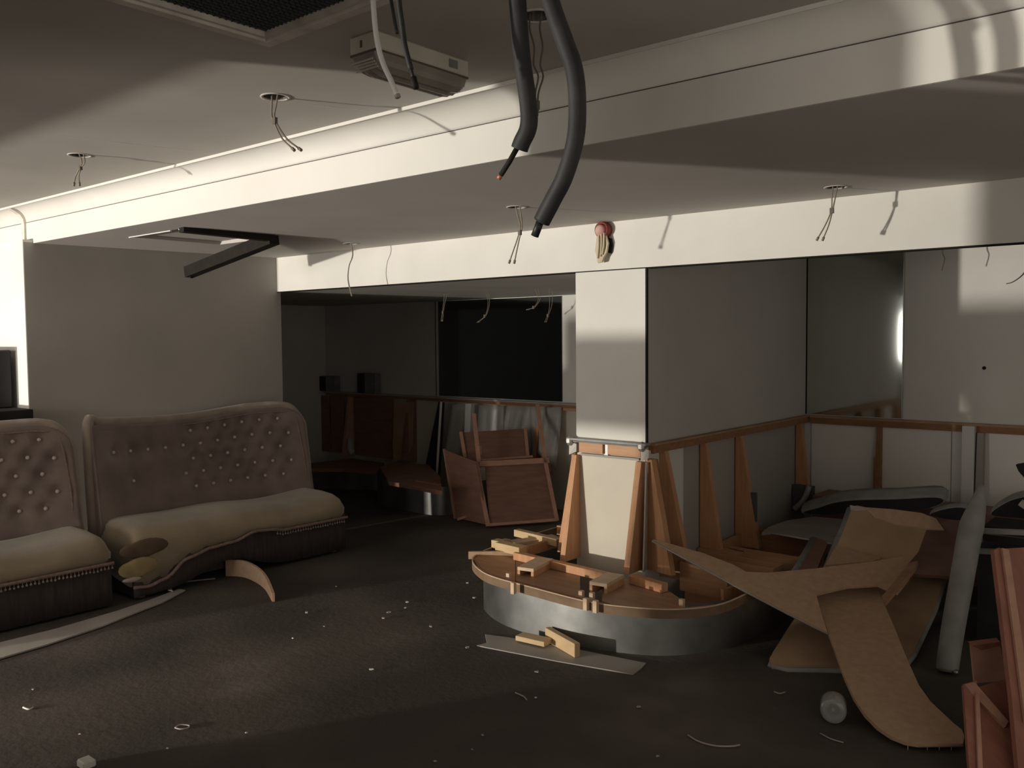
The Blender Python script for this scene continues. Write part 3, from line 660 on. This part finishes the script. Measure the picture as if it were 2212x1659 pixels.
# ------------------------------------------------------------------ sofas
def sofa(y0, y1, label, tear, tuft_all, xoff=0.0, loc_group='tufted sofas along the left partition'):
    L = y1-y0; t = thing('tufted_sofa', (-5.6+xoff, (y0+y1)/2, 0), label, 'sofa', loc_group)
    XB = -5.93+xoff; XF = -5.235+xoff
    def ztop(u):
        base = 1.075-.035*math.sin(math.pi*min(1, u/.75))+.02*max(0, (u-.55)/.45)
        r = .20
        e = (u-(1-r/L*1.0))*L
        if e > 0: base -= (r-math.sqrt(max(0, r*r-min(e, r)**2)))*.75
        return base
    def xback(u): return XB+.17*abs(2*u-1)**2.6
    NB, MB = 84, 36
    zb = .40
    # buttons of the diamond tufting
    btn = []
    pitch = .138
    rows = 5
    for r_ in range(rows):
        v = .90-r_*.155
        n = int(L/pitch)
        for i in range(n):
            u = (i+.75+(.5 if r_ % 2 else 0))*pitch/L
            if u > .965 or u < .045: continue
            zz = zb+(ztop(u)-zb)*v-.03
            if not tuft_all and u < .42 and (r_ > 1 or r_ == 0) and not (r_ == 3 and i in (1,)): continue
            btn.append((u, zz))
    def front(u, v):
        zt = ztop(u)-.015; z = zb+(zt-zb)*v
        x = xback(u)+.10*(1-v)
        y = y0+u*L
        dmin = 9
        for (bu, bz) in btn:
            d2 = ((bu-u)*L)**2+(bz-z)**2
            if d2 < dmin: dmin = d2
        x += .036*(1-math.exp(-dmin/(.045**2)))
        return V((x, y, z))
    vs2, fs2 = [], []
    for i in range(NB+1):
        for j in range(MB+1): vs2.append(front(i/NB, j/MB))
    k = MB+1; off = len(vs2)
    for i in range(NB+1):
        for j in range(MB+1):
            u = i/NB; v = j/MB; zt = ztop(u)-.015; vs2.append(V((xback(u)-.085+.04*(1-v), y0+u*L, .06+(zt-.06)*v)))
    for i in range(NB):
        for j in range(MB):
            a = i*k+j; fs2.append((a, a+1, a+k+1, a+k)); a += off; fs2.append((a, a+k, a+k+1, a+1))
        a = i*k+MB; fs2.append((a, a+k, off+a+k, off+a)); a = i*k; fs2.append((a, off+a, off+a+k, a+k))
    for j in range(MB):
        fs2.append((j, off+j, off+j+1, j+1)); a = NB*k+j; fs2.append((a, a+1, off+a+1, off+a))
    bk = mesh('backrest', vs2, fs2, 'velvet', t, True)
    # padded border roll
    pts = [V((xback(0)+.02, y0, .34)), V((xback(0)+.0, y0-.005, .75))]
    for i in range(0, 25):
        u = i/24; pts.append(V((xback(u)-.015, y0+u*L, ztop(u))))
    pts += [V((xback(1)-.005, y1+.008, ztop(1)-.10)), V((xback(1)+.03, y1+.006, .65)), V((xback(1)+.07, y1, .40))]
    tube('border_roll', pts, .034, 'velvet_border', t, 12, 4)
    pts2 = [p+V((.05, 0, -.045)) for p in pts[3:26]]+[pts[-2]+V((.045, -.045, 0)), pts[-1]+V((.03, -.045, 0))]
    tube('piping', pts2, .006, 'fringe', bk, 6, 3)
    for (u, zz) in btn:
        x = xback(u)+.10*(1-(zz-zb)/max(.05, ztop(u)-zb))
        c = V((x+.004, y0+u*L, zz))
        lathe('button', [(.004, .012), (.010, .009), (.014, 0), (.011, -.006)], c, 'button', bk, 8, (1, 0, .1))
    # seat cushion, lofted along the length; the front edge hangs lower where it is torn
    def zlow(u):
        return tear(u)
    NS = 60; prof_n = 0; vs3 = []; fs3 = []
    for i in range(NS+1):
        u = i/NS; y = y0+.0+u*L
        e = min(u, 1-u)*L; rr = .07
        sc = 1 if e > rr else math.sqrt(max(0.0, 1-((rr-e)/rr)**2))
        zl = zlow(u); zt = .435+.012*math.sin(7*u)+.01*math.sin(13*u+1)
        zm = .33
        fx = XF-.03*(1-sc)
        P = [(XB+.06, zm+(zt-.02-zm)*sc), (XB+.25, zm+(zt-zm)*sc), (XF-.22, zm+(zt-.002-zm)*sc), (fx-.10, zm+(zt-.015-zm)*sc), (fx-.045, zm+(zt-.04-zm)*sc), (fx-.012, zm+(zt-.08-zm)*sc), (fx, zm-.01*sc), (fx-.004, (zm+zl)/2), (fx-.02, zl), (fx-.07, zl+.005), (XB+.06, min(.25, zl+.1))]
        prof_n = len(P)
        for (x, z) in P: vs3.append(V((x, y, z)))
    for i in range(NS):
        for j in range(prof_n): fs3.append((i*prof_n+j, i*prof_n+(j+1) % prof_n, (i+1)*prof_n+(j+1) % prof_n, (i+1)*prof_n+j))
    fs3 += [tuple(range(prof_n)), tuple(NS*prof_n+j for j in range(prof_n))]
    sc_ = mesh('seat_cushion', vs3, fs3, 'velvet_seat', t, True)
    # braid along the lower edge + hanging bobbles
    bp = [V((XF+.002, y0+u*L, zlow(u)+.004)) for u in [i/40 for i in range(41)]]
    tube('braid', bp, .011, 'fringe', sc_, 8, 2)
    bmf = bmesh.new()
    for i in range(int(L/.022)):
        u = (i+.5)*.022/L
        if getattr(tear, 'bare', None) and tear.bare(u): continue
        c = V((XF+.004, y0+u*L, zlow(u)-.022-.006*random.random()))
        bmesh.ops.create_icosphere(bmf, subdivisions=1, radius=.0075, matrix=Matrix.Translation(c-ORG[sc_.name]))
        bmesh.ops.create_cube(bmf, size=1, matrix=Matrix.Translation(c+V((0, 0, .014))-ORG[sc_.name]) @ Matrix.Diagonal((.003, .003, .022, 1)))
    me = bpy.data.meshes.new('bobble_fringe'); bmf.to_mesh(me); bmf.free()
    o = bpy.data.objects.new('bobble_fringe', me); C.objects.link(o); me.materials.append(MT('velvet_border')); o.parent = sc_; o['kind'] = 'stuff'
    # skirt below
    vs4, fs4 = [], []
    for i in range(41):
        u = i/40; y = y0+.01+u*(L-.02); w = .006*math.sin(u*90)
        lift = getattr(tear, 'lift', lambda q: .015)(u)
        for (x, z) in ((XF-.018+w, zlow(u)+.03), (XF-.014+w, (zlow(u)+lift)/2), (XF-.012+w, min(lift, zlow(u)-.01)), (XF-.035+w, min(lift, zlow(u)-.01)), (XF-.04, zlow(u)+.03)): vs4.append(V((x, y, z)))
    for i in range(40):
        for j in range(5): fs4.append((i*5+j, i*5+(j+1) % 5, (i+1)*5+(j+1) % 5, (i+1)*5+j))
    fs4 += [tuple(range(5)), tuple(200+j for j in range(5))]
    mesh('skirt', vs4, fs4, 'skirt', t, True)
    for yy in (y0+.02, y1-.04): box('end_panel', (XB+.08, yy, .02), (XF-.05, yy+.02, .32), 'skirt', t)
    box('base_board', (XB+.05, y0+.05, .05), (XF-.12, y1-.05, .09), 'skirt', t)
    for (fx_, fy) in ((XF-.10, y0+.06), (XF-.10, y1-.10), (XB+.08, y0+.06), (XB+.08, y1-.10)): box('foot', (fx_, fy, 0), (fx_+.04, fy+.04, .05), 'pine_dark', t)
    t_cush.append(sc_)
    return t
t_cush = []
def tearA(u):
    k = [(0, .085), (.06, .075), (.12, .10), (.22, .20), (.32, .235), (.42, .245), (.52, .285), (.60, .275), (.66, .255), (.8, .255), (1, .255)]
    for (a, b) in zip(k, k[1:]):
        if a[0] <= u <= b[0]: q = (u-a[0])/(b[0]-a[0]); return a[1]+(b[1]-a[1])*(q*q*(3-2*q))
    return .25
tearA.bare = lambda u: u < .62
tearA.lift = lambda u: .02+.11*math.exp(-((u-.40)/.16)**2)
def tearB(u): return .265
sofa(2.62, 4.29, 'torn brown buttoned sofa in the middle, its seat front hanging loose', tearA, False)
sofa(0.85, 2.50, 'brown buttoned sofa cut off by the left edge', tearB, True)
# stuffing of the middle sofa's torn seat, plus a dark blob painting its shaded hollow
for (nm, c, s, m) in (('exposed_foam', onX(300, 1226, -5.232), (.014, .13, .06), 'foam'), ('shaded_hollow', onX(312, 1184, -5.238), (.018, .16, .055), 'hollow_dark'), ('white_wadding', onX(285, 1252, -5.23), (.02, .06, .015), 'paper_dim')):
    vs5 = []; fs5 = []; nu, nv = 14, 9
    for j in range(nv+1):
        for i in range(nu):
            th = math.pi*j/nv; ph = 2*math.pi*i/nu; r_ = 1+.12*math.sin(3*ph+j)
            vs5.append(c+V((s[0]*math.sin(th)*math.cos(ph)*r_, s[1]*math.cos(th), s[2]*math.sin(th)*math.sin(ph)*r_)))
    for j in range(nv):
        for i in range(nu): fs5.append((j*nu+i, j*nu+(i+1) % nu, (j+1)*nu+(i+1) % nu, (j+1)*nu+i))
    mesh(nm, vs5, fs5, m, t_cush[0], True)
# counter and black cabinet at the left edge
kc = thing('bar_counter', (-6.9, 2.2, 0), 'dark counter end at the left edge behind the sofa', 'counter')
p0 = onY(58, 885, 2.40)
box('counter_top', (-9, 2.05, p0.z-.11), (p0.x, 2.44, p0.z), 'black_cloth', kc, .004)
box('counter_front', (-9, 2.2, 0), (p0.x-.06, 2.38, p0.z-.10), 'black_cloth', kc)
q0 = onY(23, 756, 2.42)
bx = thing('black_cabinet', (q0.x-.3, 2.3, p0.z), 'black box standing on the counter at the left edge', 'box')
box('cabinet', (q0.x-.6, 2.22, p0.z+.001), (q0.x, 2.42, q0.z), 'black_plastic', bx, .006); box('top_panel', (q0.x-.6, 2.215, q0.z-.11), (q0.x-.012, 2.22, q0.z-.01), 'black_cloth', bx)

# ------------------------------------------------------------------ things on the floor
def flat(name, px, z, th, m, label, cat, group=None, zf=None):
    pts = [onZ(x, y, zf(i) if zf else z) for i, (x, y) in enumerate(px)]
    return tag(prism(name, pts, (0, 0, -th), m), label, cat, group)
# long hardboard strip in front of the sofas
flat('hardboard_strip', [(-60, 1402), (120, 1358), (250, 1320), (322, 1296), (386, 1272), (400, 1274), (352, 1300), (300, 1320), (220, 1352), (100, 1392), (0, 1421), (-60, 1438)], .012, .008, 'sheet_grey', 'long curved grey hardboard strip on the floor before the sofas', 'strip')
# bent plywood strip by the torn sofa
pts = [onZ(x, y, 0) for x, y in ((470, 1236), (505, 1238), (532, 1248), (553, 1264), (568, 1290))]
tag(ribbon('bent_plywood', [(p.x+.14, p.y-.02) for p in pts], lambda u: .002, lambda u: .115-.06*u**3, .016, 'mdf'), 'curved brown plywood strip standing against the torn sofa', 'plywood')
flat('paper_scrap', [(362, 1274), (368, 1262), (373, 1276)], .02, .006, 'paper', 'pointed white scrap at the tip of the hardboard strip', 'scrap')
tag(tube('metal_rod', [onZ(392, 1258, .006), onZ(430, 1253, .006), onZ(465, 1250, .006)], .005, 'tin', None, 6, 0), 'thin metal rod under the torn sofa front', 'rod')
# grey sheet with two timber offcuts in front of the plinth
gs = flat('grey_sheet', [(1030, 1394), (1052, 1388), (1048, 1370), (1100, 1377), (1250, 1403), (1395, 1432), (1385, 1443), (1368, 1456), (1200, 1427)], .006, .005, 'sheet_grey', 'torn flat grey sheet lying before the steel plinth', 'sheet')
gs.data.materials[0] = MT('sheet_grey')
a = onZ(1122, 1374, .03); b = onZ(1184, 1388, .03)
tag(beam('timber_offcut', a, b, .075, .026, 'pine_pale', bev=.002), 'flat pinkish timber offcut on the grey sheet', 'offcut')
a = onZ(1192, 1368, .035); b = onZ(1256, 1404, .035)
tag(beam('timber_offcut', a+V((0,-.035,.008)), b+V((0,-.035,.008)), .034, .07, 'pine_pale', bev=.002), 'yellowish timber block standing on edge on the grey sheet', 'offcut')
# glass lamp / jar
bc = onZ(1800, 1555, 0.0)
gj = thing('glass_jar', bc, 'small clear glass jar lying on the floor by the curved board', 'jar')
ax = (V((EYE.x, EYE.y, .5))-bc); ax.z = .05; ax.normalize(); ctr = bc+V((0, 0, .05))
lathe('jar', [(.03, .045), (.046, .05), (.052, .03), (.053, -.05), (.045, -.07), (.02, -.075), (.018, -.07), (.041, -.064), (.047, -.048), (.046, .028), (.041, .044), (.03, .042)], ctr, 'glass', gj, 24, ax)
lathe('inner_cup', [(.024, .03), (.026, .025), (.02, -.03), (.006, -.035)], ctr, 'black_plastic', gj, 16, ax)
lathe('glint_ball', [(.001, .012), (.006, .009), (.008, 0), (.006, -.006)], ctr+ax*.028+V((0,0,.006)), 'steel', gj, 10, ax)

# ------------------------------------------------------------------ pile of seat boards in the right bay
def board(name, anchors, px, th, m, label, cat, edge=None, edge_seg=None, grp=None, parent=None, bev=0):
    """flat board: anchors are three points fixing its plane; px its outline"""
    pl = Plane(*anchors); poly = [pl.at(x, y) for x, y in px]
    if edge is None and parent is None:
        return tag(prism(name, poly, -pl.n*th, m, bev=bev), label, cat, grp), pl
    if parent is None:
        t_ = thing(name, min(poly, key=lambda p: p.z), label, cat, grp)
    else: t_ = parent
    prism('panel', poly, -pl.n*th, m, t_, bev=bev)
    if edge:
        seg = edge_seg or px
        tube('edge_piping', [pl.at(x, y)-pl.n*th*.5 for x, y in seg], edge[1], edge[0], t_, 8, 0)
    return t_, pl
G = 'loose seat boards piled in the right bay'
# a: cushion board (underside up) with grey piping, leaning low
board('cushion_board', (onZ(1665, 1428, .035), onZ(1850, 1438, .035), onZ(2040, 1245, .24)), [(1662, 1422), (1675, 1402), (1715, 1338), (1765, 1290), (1860, 1250), (1980, 1232), (2042, 1244), (2020, 1310), (1975, 1405), (1960, 1425), (1860, 1437), (1700, 1436), (1668, 1432)], .05, 'mdf_old', 'padded seat board with pale piping lying underside up beneath the curved board', 'board', ('vinyl_light', .014), [(1980, 1232), (2042, 1244), (2020, 1310), (1975, 1405), (1960, 1425), (1860, 1440), (1700, 1438), (1664, 1428), (1675, 1402), (1715, 1338)], G)
# b: long pointed board reaching over the plinth
board('pointed_board', (onZ(1410, 1168, .485), onZ(1785, 1365, .20), onZ(1900, 1215, .40)), [(1409, 1165), (1432, 1170), (1520, 1195), (1585, 1220), (1612, 1235), (1660, 1237), (1760, 1228), (1890, 1212), (1960, 1200), (1965, 1250), (1940, 1282), (1896, 1264), (1830, 1268), (1763, 1284), (1776, 1330), (1788, 1366), (1700, 1322), (1610, 1275), (1500, 1215)], .012, 'mdf', 'long pointed hardboard panel stretching from the plinth across the pile', 'board', ('sheet_grey', .005), [(1788, 1367), (1700, 1323), (1610, 1276), (1500, 1216), (1409, 1167)], G)
# c: big curved board reaching down to the floor
cb, pl = board('curved_board', (onZ(1960, 1606, .03), onZ(2080, 1606, .03), onZ(1770, 1290, .262)), [(1758, 1272), (1800, 1252), (1870, 1250), (1892, 1264), (1906, 1296), (1930, 1350), (1958, 1420), (1985, 1480), (2010, 1515), (2060, 1562), (2078, 1576), (2083, 1590), (2080, 1606), (1985, 1607), (1955, 1602), (1925, 1590), (1895, 1570), (1868, 1542), (1845, 1508), (1824, 1462), (1800, 1395), (1778, 1335)], .016, 'mdf', 'large sickle shaped hardboard panel sliding down to the floor', 'board', ('mdf_old', .006), [(2080, 1606), (1985, 1607)], G)
for x in (1962, 2004, 2030, 2056):
    p = pl.at(x, 1604)-pl.n*.012; tube('staple', [p, p+V((.0, -.002, -.028))], .002, 'tin', cb, 5, 0)
# d: upholstered back board leaning behind
board('leaning_board', (onZ(1846, 1098, .60), onZ(1800, 1232, .30), onZ(1985, 1238, .30)), [(1838, 1094), (1852, 1092), (1890, 1100), (1960, 1118), (2006, 1130), (1985, 1190), (1960, 1220), (1900, 1226), (1785, 1232), (1800, 1190), (1822, 1140)], .035, 'mdf_old', 'leaning brown seat back board with a torn pale top corner', 'board', ('vinyl_grey', .02), [(1838, 1096), (1822, 1140), (1800, 1190), (1785, 1230)], G)
pq = Plane(onZ(1846, 1098, .64), onZ(1800, 1232, .34), onZ(1985, 1238, .34))
tag(prism('torn_corner', [pq.at(x, y) for x, y in ((1836, 1091), (1862, 1096), (1872, 1102), (1848, 1104), (1838, 1101))], -pq.n*.006, 'paper_dim'), 'pale torn lining scrap on the leaning board corner', 'scrap')
# e: torn hardboard strip lying over it
board('torn_strip', (onZ(1885, 1100, .70), onZ(1940, 1140, .62), onZ(2038, 1142, .60)), [(1872, 1096), (1930, 1100), (1990, 1108), (2022, 1120), (2030, 1132), (2040, 1145), (2000, 1142), (1940, 1133), (1915, 1124), (1892, 1116)], .008, 'mdf', 'torn light brown hardboard strip on top of the pile', 'board', None, None, G)
# f: triangular pale board piece between
board('offcut_board', (onZ(1806, 1180, .42), onZ(1785, 1218, .37), onZ(1900, 1205, .38)), [(1806, 1178), (1850, 1192), (1905, 1205), (1880, 1213), (1783, 1220)], .010, 'mdf', 'small triangular brown board between the strip and the pointed panel', 'board', None, None, G)
# g: dark red plywood panels on the right of the pile
board('plywood_panel', (onZ(1985, 1150, .44), onZ(1975, 1240, .285), onZ(2080, 1245, .28)), [(1968, 1140), (2030, 1130), (2078, 1112), (2078, 1180), (2062, 1245), (1975, 1240), (1930, 1280), (1900, 1268), (1955, 1195)], .02, 'brown_board', 'dark reddish plywood panel at the back of the pile', 'board', None, None, G)
board('narrow_batten', (onZ(1900, 1285, .37), onZ(1978, 1212, .42), onZ(1985, 1220, .42)), [(1912, 1300), (1905, 1288), (1965, 1215), (1982, 1212), (1978, 1224)], .02, 'ply', 'narrow brown batten standing along the plywood panel', 'board', None, None, G)
# h: grey covered strip with dark underside
board('covered_strip', (onZ(1760, 1162, .40), onZ(1716, 1238, .30), onZ(1778, 1236, .30)), [(1760, 1160), (1784, 1168), (1788, 1174), (1762, 1236), (1712, 1240)], .03, 'brown_board', 'dark brown strip with grey cover leaning on the seat box', 'board', ('vinyl_grey', .024), [(1758, 1162), (1738, 1198), (1714, 1240)], G)
# i: flat grey-brown board with a pale front edge
fb, pl = board('flat_board', (onZ(1660, 1150, .36), onZ(1808, 1170, .36), onZ(1700, 1112, .36)), [(1646, 1150), (1668, 1148), (1806, 1172), (1825, 1150), (1830, 1122), (1760, 1116), (1700, 1124), (1660, 1138)], .018, 'sheet_grey', 'flat greyish board with a pale front edge behind the seat box', 'board', ('white_plastic', .005), [(1668, 1149), (1806, 1173)], G)
# j: dark padded lens-shaped seats at the back
def lens(px_face, Yp, thick, label, pxt=None):
    pts = [onY(x, y, Yp) for x, y in px_face]
    t_ = thing('padded_seat', min(pts, key=lambda p: p.z), label, 'seat', 'dark padded seats at the back of the pile')
    P = catmull(pts, 4, True); n = len(P); cen = sum(P, V((0,0,0)))/n
    rings = [(1.0, V((0,0,0))), (1.03, thick*.25), (1.03, thick*.75), (.97, thick)]
    vs6 = [cen+(p-cen)*s+o_ for (s, o_) in rings for p in P]; fs6 = []
    for r_ in range(3):
        for i in range(n): fs6.append((r_*n+i, r_*n+(i+1) % n, (r_+1)*n+(i+1) % n, (r_+1)*n+i))
    fs6 += [tuple(range(n)), tuple(3*n+i for i in range(n))]
    mesh('pad', vs6, fs6, 'vinyl_light', t_, True)
    prism('underside', [cen+(p-cen)*.97-V((0, .004, .0)) for p in P], (0, .006, 0), 'black_cloth', t_)
    return t_
lens([(1732, 1108), (1765, 1097), (1800, 1086), (1850, 1080), (1940, 1078), (2020, 1074), (2042, 1080), (2030, 1090), (1985, 1103), (1950, 1104), (1880, 1100), (1800, 1112)], 5.75, V((-.02, .12, .055)), 'long dark grey padded seat tilted at the back of the pile')
lens([(2008, 1112), (2040, 1100), (2075, 1096), (2095, 1104), (2085, 1122), (2050, 1122)], 5.6, V((0, .06, .02)), 'small dark pointed pad behind the grey bolster')
lens([(2140, 1112), (2165, 1090), (2200, 1076), (2240, 1074), (2240, 1118), (2190, 1118)], 5.5, V((0, .08, .03)), 'dark rounded pad at the right edge above the black shelf')
# k: upright grey bolster
P_ = [onY(2120, 1050, 4.95), onY(2112, 1090, 4.9), onY(2096, 1150, 4.84), onY(2078, 1250, 4.72), onY(2060, 1350, 4.58), onY(2048, 1430, 4.48), onY(2046, 1452, 4.46)]
t = thing('bolster_strip', P_[-1], 'narrow grey padded bolster standing upright at the right of the pile', 'bolster')
tube('pad', P_, lambda u: (.016+.042*min(1, u/.3)) if u < .3 else (.058-.010*(u-.3)/.7 if u < .96 else .036), 'vinyl_light', t, 16, 6)
q = onY(2064, 1452, 4.44); lathe('cap_stud', [(.004, .012), (.012, .006), (.014, -.006)], q, 'steel', t, 8, (0, -1, .2))
# l: black shelf unit with pale edges behind
sh = thing('black_shelf', onZ(2160, 1250, .1), 'black shelf unit with pale metal edges at the right edge', 'shelf')
for (ya, m, z) in ((1146, 'tin', 0), (1190, 'tin', 1)):
    a = onY(2112, ya, 4.95); b = onY(2300, ya+8, 4.95); beam('edge_rail', a, b, .03, .024, m, sh)
a = onY(2112, 1152, 4.98); b = onY(2300, 1190, 4.98); box('panel', (a.x, 4.98, b.z), (b.x, 5.02, a.z), 'black_plastic', sh)
box('side', (a.x-.0, 5.0, .0), (b.x, 5.22, b.z-.02), 'black_cloth', sh)
q = onY(2114, 1166, 4.93); lathe('corner_cap', [(.008, -.02), (.02, -.01), (.02, .01), (.008, .02)], q, 'steel', sh, 8, (0, 0, 1))
q = [onY(x, y, 5.3) for x, y in ((2194, 1004), (2240, 996), (2240, 1050), (2214, 1034), (2200, 1018))]
t = thing('dark_bracket', (q[1].x, 5.32, .53), 'dark pointed bracket sticking in at the right edge', 'bracket')
prism('arm', q, (0, .05, 0), 'black_cloth', t); box('post', (q[1].x-.03, 5.30, .532), (q[1].x+.03, 5.35, q[1].z), 'black_cloth', t)
tag(tube('pale_pipe', [onY(2204, 1085, 5.4), onY(2240, 1110, 5.4), onY(2262, 1128, 5.4), V((onY(2268, 1128, 5.4).x, 5.4, .556))], .02, 'white_plastic', None, 8, 0), 'short pale pipe end at the right edge', 'pipe')
# m: red-brown cabinet frame in the right foreground
rf = thing('wooden_cabinet', onZ(2150, 1659, 0), 'red-brown wooden cabinet frame standing at the right foreground', 'cabinet')
PR = Plane(onZ(2190, 1700, .0), onZ(2290, 1690, .0), onY(2150, 1190, 3.75))
prism('door_panel', [PR.at(x, y) for x, y in ((2150, 1186), (2330, 1176), (2330, 1720), (2215, 1720), (2190, 1560))], -PR.n*.014, 'red_board', rf)
prism('stile', [PR.at(x, y) for x, y in ((2139, 1190), (2152, 1184), (2205, 1560), (2224, 1720), (2196, 1720), (2176, 1500))], PR.n*.022, 'red_board', rf)
prism('stile_edge', [PR.at(x, y)+PR.n*.024 for x, y in ((2152, 1186), (2166, 1190), (2196, 1400), (2212, 1560), (2200, 1560), (2180, 1400))], PR.n*.012, 'red_edge', rf)
PQ = Plane(onZ(2095, 1665, .04), onZ(2190, 1665, .04), onY(2086, 1480, 3.62))
prism('box_side', [PQ.at(x, y) for x, y in ((2081, 1478), (2110, 1470), (2132, 1720), (2098, 1720))], -PQ.n*.02, 'red_board', rf)
prism('box_edge', [PQ.at(x, y)+PQ.n*.003 for x, y in ((2104, 1500), (2112, 1498), (2122, 1720), (2112, 1720))], PQ.n*.012, 'red_edge', rf)
prism('box_front', [PQ.at(x, y)-PQ.n*.02 for x, y in ((2106, 1484), (2220, 1450), (2220, 1720), (2125, 1720))], -PQ.n*.012, 'red_board', rf)
prism('box_brace', [PQ.at(x, y)+PQ.n*.002 for x, y in ((2084, 1478), (2105, 1474), (2178, 1558), (2172, 1570), (2100, 1500))], -PQ.n*.02, 'red_edge', rf)
PU = Plane(onZ(2102, 1660, -.1)+V((-.04,.12,0)), onZ(2190, 1660, -.1)+V((-.04,.12,0)), onY(2098, 1395, 3.76))
prism('upper_box', [PU.at(x, y) for x, y in ((2098, 1396), (2160, 1388), (2175, 1470), (2106, 1476))], -PU.n*.016, 'red_edge', rf)
prism('upper_box_cap', [PU.at(x, y)+PU.n*.002 for x, y in ((2098, 1394), (2160, 1386), (2162, 1394), (2120, 1404))], -PU.n*.03, 'red_board', rf)

# ------------------------------------------------------------------ litter
gp = 'pale scraps littering the floor'
scr = [(840, 1322, 9, 'pale scrap on the floor, larger of the pair left of the plinth'), (828, 1334, 7, 'pale scrap on the floor, lower left of the cluster beside the plinth'),
    (880, 1300, 8, 'pale scrap on the floor, uppermost of the cluster left of the plinth'), (876, 1312, 6, 'pale speck just under the uppermost scrap left of the plinth'),
    (930, 1352, 8, 'flat pale scrap between the cluster and the steel plinth'), (662, 1322, 7, 'pale scrap on the floor right of the bent plywood strip'),
    (632, 1378, 4, 'tiny white speck below the bent plywood strip'), (801, 1445, 9, 'bright oblong scrap in the open middle of the floor'),
    (1157, 1506, 5, 'bright white dot beside the short curled string'), (1042, 1587, 6, 'small round scrap below the curled string near the bottom'),
    (532, 1582, 5, 'small white dot right of the pinkish ring'), (362, 1616, 6, 'pale speck below the pinkish ring'),
    (70, 1488, 5, 'pale speck above the bent white clip at the left'), (172, 1585, 4, 'faint speck between the white clip and the pinkish ring'),
    (726, 1266, 4, 'tiny speck on the floor off the right end of the torn sofa'), (700, 1352, 3, 'faintest speck left of the plinth cluster'),
    (1010, 1258, 6, 'pale scrap touching the upper left side of the plinth'), (1024, 1290, 7, 'pale scrap at the left foot of the steel plinth'),
    (1010, 1398, 9, 'pale scrap just left of the torn grey sheet'), (1160, 1450, 8, 'slanting pale scrap below the torn grey sheet'),
    (1380, 1526, 8, 'reddish pale scrap below the right end of the grey sheet'), (1420, 1632, 7, 'pale scrap near the bottom edge left of the curved wire'),
    (940, 1643, 9, 'pale smudge of paper at the bottom edge left of centre'), (1020, 1618, 4, 'tiny dot below the small round scrap near the bottom')]
for i, (x, y, s_, lab) in enumerate(scr):
    n = 6; pts = []
    for j in range(n):
        a = 2*math.pi*j/n; r_ = s_*(.35+.4*random.random()); pts.append(onZ(x+r_*math.cos(a), y+.4*r_*math.sin(a), .006+.004*random.random()))
    tag(prism('paper_scrap', pts, (0, 0, -.003), 'paper' if i in (2, 6, 7, 8, 10) else 'paper_dim'), lab, 'scrap', gp)
def curl(name, px, r, m, label, cat='string'): return tag(tube(name, [onZ(x, y, .006) for x, y in px], r, m, None, 6, 4), label, cat)
curl('curved_wire', [(1486, 1588), (1510, 1602), (1545, 1611), (1580, 1612), (1598, 1609)], .0035, 'paper_dim', 'curved pale wire on the floor near the bottom edge')
curl('paper_ring', [(378, 1572), (388, 1566), (408, 1567), (406, 1572), (390, 1575), (378, 1572)], .003, 'paper_dim', 'small pinkish ring on the floor at lower left', 'ring')
curl('string_piece', [(1113, 1496), (1124, 1501), (1132, 1505), (1138, 1512)], .003, 'paper_dim', 'short curled string in the middle of the floor')
curl('string_piece', [(1772, 1584), (1795, 1596), (1822, 1604)], .0025, 'paper_dim', 'thin pale string below the glass jar')
curl('string_piece', [(1672, 1494), (1684, 1498), (1696, 1495)], .003, 'paper_dim', 'tiny curved string left of the glass jar')
curl('string_piece', [(50, 1528), (62, 1532), (72, 1528)], .004, 'paper', 'small bent white clip near the left edge of the floor', 'clip')
fc = onZ(190, 1655, 0)
tag(bevel(box('foam_chunk', (fc.x-.03, fc.y-.03, 0), (fc.x+.03, fc.y+.02, .03), 'paper'), .006), 'white foam chunk at the bottom edge of the picture', 'foam')
bpy.context.view_layer.update()
